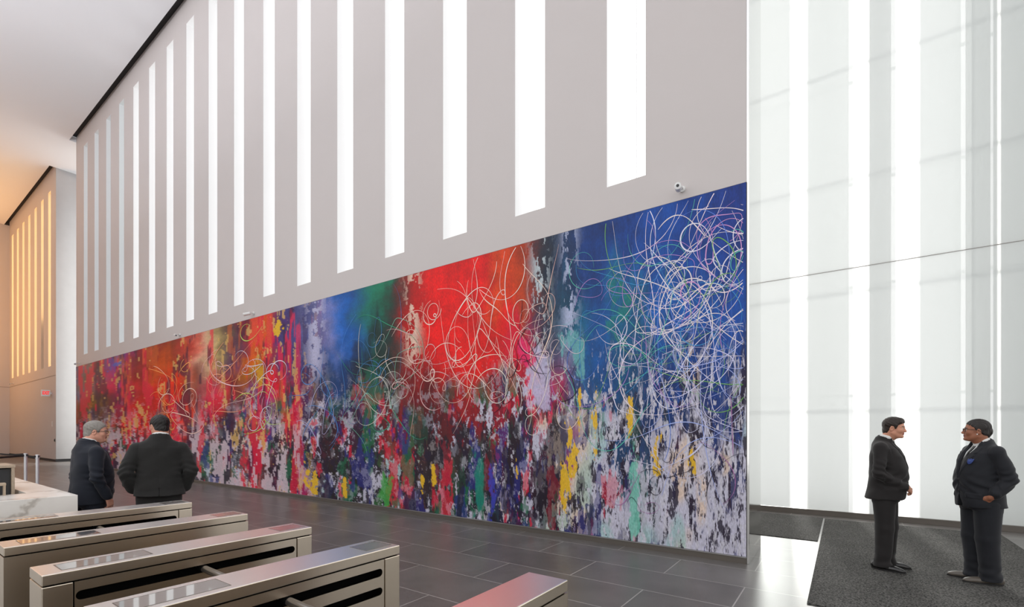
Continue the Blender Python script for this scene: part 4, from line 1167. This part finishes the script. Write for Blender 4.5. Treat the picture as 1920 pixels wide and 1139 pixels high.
    # ---------------- glasses, ear stud
    if P.get('glasses'):
        gm = P['glasses']; bm = bmesh.new()
        T = lambda a, b, c: eye + Rh @ np.array((a, b, c), np.float32)
        for q in (-1, 1):
            ring = []
            for t in np.linspace(0, 2 * math.pi, 22, endpoint=True):
                ca, sa = math.cos(t), math.sin(t); e = .62
                y = .027 * math.copysign(abs(ca) ** e, ca); z = .0165 * math.copysign(abs(sa) ** e, sa)
                ring.append(T(.100 - abs(q * .033 + y) * .22 + .004, q * .034 + y, -.002 + z))
            add_tube(bm, ring, .0022, 6, False)
            add_tube(bm, [T(.090, q * .061, .006), T(.070, q * .076 * P['face'].get('w', 1), .006), T(.0, q * .083 * P['face'].get('w', 1), .006), T(-.028, q * .083 * P['face'].get('w', 1), -.012)], .0024, 6)
        add_tube(bm, [T(.103, -.008, .004), T(.106, 0, .006), T(.103, .008, .004)], .0022, 6)
        bm_obj('glasses', bm, gm, body, True)
    if P.get('stud'):
        bm = bmesh.new(); c_ = eye + Rh @ np.array((.002, P['stud'] * .092, -.040), np.float32)
        bmesh.ops.create_uvsphere(bm, u_segments=10, v_segments=6, radius=.0065, matrix=Matrix.Translation(c_))
        bm_obj('ear_stud', bm, M['stud'], body, True)
    return body

# hair shapes: keep = inside the scalp region
def short_hair(F, lx, ly, lz, eye, Rh, front=.055, quiff=0.0, side=-.035, nape=-.075, thick=0.0):
    line = np.where(lx > .02, .052 + .25 * np.clip(.085 - lx, 0, .05) * -1 + .012, 0)          # hairline height in front
    hl = np.interp(lx.ravel(), [-.10, -.055, -.036, -.020, .008, .016, .030, .045, .085, .12], [nape, nape + .005, side, .018, .016, side + .012, side + .02, .034, front, front + .004]).reshape(lx.shape)
    F.D = F.D - thick * np.clip((lz + .02) / .05, 0, 1)
    if quiff: 
        F.D = F.D - quiff * np.exp(-((lx - .07) / .04) ** 2 - ((lz - .095) / .045) ** 2)
    F.D += .0008 * np.sin(260 * ly + 60 * lz + 6 * np.sin(40 * lz + 30 * lx)) + .0009 * np.sin(140 * lx + 170 * lz + 60 * ly)
    F.D += .0055 * (1 - np.clip((lz - hl) / .03, 0, 1)) ** 2
    F.D = np.maximum(F.D, (hl - lz) * .8)
def braid_hair(F, lx, ly, lz, eye, Rh):
    hl = np.interp(lx.ravel(), [-.10, -.045, -.015, .01, .03, .05, .085, .12], [-.05, -.045, -.02, .0, .022, .042, .062, .066]).reshape(lx.shape)
    F.D += .0028 * np.cos(2 * np.pi * ly / .017 * (1 - .9 * np.clip(lx + .02, -.06, .06))) - .001
    F.D += .004 * (1 - np.clip((lz - hl) / .025, 0, 1)) ** 2
    F.D = np.maximum(F.D, (hl - lz) * .8)
    T = lambda q: eye + Rh @ np.array(q, dtype=np.float32)
    ell(F, T((-.105, 0, .000)), (.026, .036, .040), Rh, .012)
    cone(F, T((-.110, 0, -.02)), T((-.085, .01, -.085)), .018, .012, .01)

STOUT = [(.83, -.012, .190, .222), (.95, .006, .188, .215), (1.08, .020, .184, .207), (1.20, .018, .178, .206), (1.33, .004, .160, .208), (1.42, -.012, .132, .205), (1.475, -.026, .098, .160), (1.515, -.032, .074, .100), (1.55, -.036, .060, .070)]
def legs(sp, yaw=0.0, hx=0.0, z=1.0, fwd=(0, 0), kb=.0):
    out = []
    for i, q in enumerate((-1, 1)):
        t = R(yaw + q * 9); d = np.array((math.cos(t), math.sin(t), 0))
        an = np.array((fwd[i] - .035, q * sp, .085)); toe = an + d * .2; toe[2] = .02
        kn = np.array((hx + kb + fwd[i] * .55, q * (sp * .5 + .048), .49 * z)); hp = np.array((hx - .005, q * .092, .87 * z))
        out.append((hp, kn, an, toe))
    return out
# dark suited man facing right, hands clasped (arms: index 0 = right, -y; 1 = left, +y)
make_person(dict(key='dark_short', loc=(0.41, 7.10, 0.0125), yaw=-8, h=1.775, seed=5, torso=STOUT, skin=(196, 140, 115), haircol=(38, 27, 22), cloth=('black_suit', (0.016, 0.014, 0.014), .75),
    head=(.075, 0, 1.660), head_rot=(-4, 4), face={'w': 1.0, 'jaw': 1.05}, neck=.060, v=(1.20, .062), hip=(.158, .180), hipx=-.01,
    arms=[dict(j=[(-.035, -.195, 1.430), (-.045, -.265, 1.130), (.190, -.105, .975)], len=.93, hand=dict(d=((.42, .80, -.42), (-.85, .35, -.2), (.3, .2, .9)), curl=.55)),
          dict(j=[(-.035, .195, 1.430), (-.045, .265, 1.130), (.185, .085, .955)], len=.93, hand=dict(d=((.40, -.82, -.30), (-.85, -.35, -.2), (.3, -.2, .9)), curl=.6))],
    legs=legs(.095, -4, -.005, 1.0, (.0, .03)), leg=(.118, .090, .080), tie=plain('grey_olive_tie', (0.20, 0.19, 0.15), .5),
    hairfn=lambda *a: short_hair(*a, front=.060, quiff=.014, nape=-.085, thick=.005), label='dark haired man in black suit facing right with his hands clasped, on the mat'))
# guard with braids and glasses, hands in pockets, blue badge
make_person(dict(key='braids', loc=(1.20, 7.05, 0.0125), yaw=203, h=1.745, seed=15, torso=[(r[0], r[1], r[2], r[3] * .94) for r in STOUT], skin=(150, 98, 74), lip=(135, 72, 66), haircol=(30, 24, 22), cloth=('black_navy_suit', (0.013, 0.014, 0.018), .75),
    head=(.035, 0, 1.628), head_rot=(-24, -5), face={'w': 1.0, 'jaw': 1.04}, neck=.060, v=(1.14, .074), hip=(.165, .185), hipx=-.005, sleeve=(.069, .068, .055),
    arms=[dict(j=[(-.03, -.182, 1.400), (-.10, -.240, 1.120), (.045, -.190, .900)], len=.93, hand=dict(d=((.35, .45, -.8), (0, 1, 0), (1, 0, 0)), curl=.3)),
          dict(j=[(-.03, .182, 1.400), (-.110, .234, 1.120), (.045, .222, .935)], len=.80, hand=dict(d=((.34, -.62, -.70), (-.3, -1, 0), (1, .2, .3)), curl=.35, scale=.95))],
    legs=legs(.085, -22, -.005, .98, (.02, -.01)), leg=(.120, .094, .084), tie=plain('black_tie', (0.012, 0.012, 0.014), .4), badge=(.105, 1.30), shoe=M['shoe_taupe'], stud=1,
    glasses=M['specs'], hairfn=braid_hair, label='guard with braided hair and glasses, blue badge on dark suit, one hand in pocket'))
# older grey haired man with glasses, right arm hanging
make_person(dict(key='grey', loc=(-7.06, 1.62, 0.0), yaw=98, h=1.745, seed=25, torso=STOUT, skin=(206, 150, 128), haircol=(135, 130, 124), cloth=('navy_suit', (0.012, 0.015, 0.024), .75),
    head=(.055, 0, 1.628), head_rot=(-26, 3), face={'w': 1.04, 'jaw': 1.1, 'double': True}, neck=.066, v=(1.17, .070), hip=(.160, .185),
    arms=[dict(j=[(-.02, -.198, 1.400), (-.045, -.262, 1.115), (.060, -.262, .880)], len=.93, hand=dict(d=((.25, .05, -.95), (-.35, .9, 0), (.9, .35, 0)), curl=.75)),
          dict(j=[(-.02, .198, 1.400), (-.03, .262, 1.115), (.10, .25, .880)], len=.93, hand=dict(d=((.25, -.05, -.95), (-.3, -.9, 0), (.9, -.35, 0)), curl=.6))],
    legs=legs(.09), glasses=M['specs'], tie=plain('dark_red_tie', (0.06, 0.02, 0.02), .5),
    hairfn=lambda *a: short_hair(*a, front=.062, nape=-.085, thick=.003), label='older grey haired man in navy suit and glasses, right arm hanging down'))
# broad man from behind, hands in pockets
WIDE = [(r[0] + (.06 if i == 0 else 0), r[1], r[2] * 1.03, r[3] * (1.08 if i < 6 else 1.05)) for i, r in enumerate(STOUT)]
make_person(dict(key='black_short', loc=(-6.42, 2.08, 0.0), yaw=160, h=1.815, seed=35, torso=WIDE, skin=(190, 135, 112), haircol=(24, 20, 19), cloth=('charcoal_suit', (0.020, 0.0195, 0.019), .85),
    head=(.02, 0, 1.692), head_rot=(24, 6), face={'w': 1.06, 'jaw': 1.1}, neck=.070, v=(1.25, .066), hip=(.165, .215), sleeve=(.070, .072, .058),
    arms=[dict(j=[(-.03, -.205, 1.435), (-.07, -.295, 1.180), (.055, -.240, .965)], len=.95, hand=dict(d=((.4, .4, -.8), (0, 1, 0), (1, 0, 0)), curl=.3)),
          dict(j=[(-.03, .205, 1.435), (-.07, .295, 1.180), (.055, .240, .965)], len=.95, hand=dict(d=((.4, -.4, -.8), (0, -1, 0), (1, 0, 0)), curl=.3))],
    legs=legs(.10), hairfn=lambda *a: short_hair(*a, front=.058, nape=-.088, side=-.03, thick=.006), label='broad dark haired man in charcoal suit seen from behind, hands in pockets'))
# ------------------------------------------------------------------ light, sky, camera
wd = bpy.data.worlds.new('World'); SC.world = wd; wd.use_nodes = True
bg = wd.node_tree.nodes['Background']; bg.inputs['Color'].default_value = (1.0, 0.99, 0.985, 1); bg.inputs['Strength'].default_value = 1.25

sl = bpy.data.lights.new('sun', 'SUN'); sl.energy = 5.5; sl.angle = R(5); sl.color = (1.0, 0.97, 0.92)
so = bpy.data.objects.new('sun', sl); COL.objects.link(so)
d = Vector((0.13, -1.0, -0.33)); so.rotation_euler = d.to_track_quat('-Z', 'Y').to_euler()

al = bpy.data.lights.new('far_bay_amber_lamp', 'AREA'); al.energy = 800; al.color = (1.0, 0.48, 0.17); al.size = 3; al.shape = 'SQUARE'
ao = bpy.data.objects.new('far_bay_amber_lamp', al); COL.objects.link(ao); ao.location = (-41, -2.5, 7.0)
ao.rotation_euler = Vector((-0.25, 0.7, 0.6)).to_track_quat('-Z', 'Y').to_euler()

for i, x in enumerate((-8, -20)):  # added unseen fill lights that brighten the ceiling
    cl = bpy.data.lights.new('ceiling_fill_light', 'AREA'); cl.energy = 1000; cl.color = (0.93, 0.95, 1.0); cl.shape = 'RECTANGLE'; cl.size = 10; cl.size_y = 1.0
    c2 = bpy.data.objects.new('ceiling_fill_light', cl); COL.objects.link(c2); c2.location = (x, -5.5, 9.0)
    c2.rotation_euler = Vector((0, 0.0, 1)).to_track_quat('-Z', 'Y').to_euler()

cam = bpy.data.cameras.new('camera'); co = bpy.data.objects.new('camera', cam); COL.objects.link(co)
co.location = (0, 0, 1.64); co.rotation_euler = (R(90), 0, R(35.2))
cam.sensor_width = 36; cam.lens = 36 * 881.76 / 1920
cam.shift_y = (808 - 569.5) / 1920
cam.clip_start = 0.05; cam.clip_end = 200
SC.camera = co
SC.view_settings.view_transform = 'Standard'; SC.view_settings.look = 'None'
SC.view_settings.exposure = 0.0; SC.view_settings.gamma = 1.0; SC.view_settings.use_curve_mapping = False
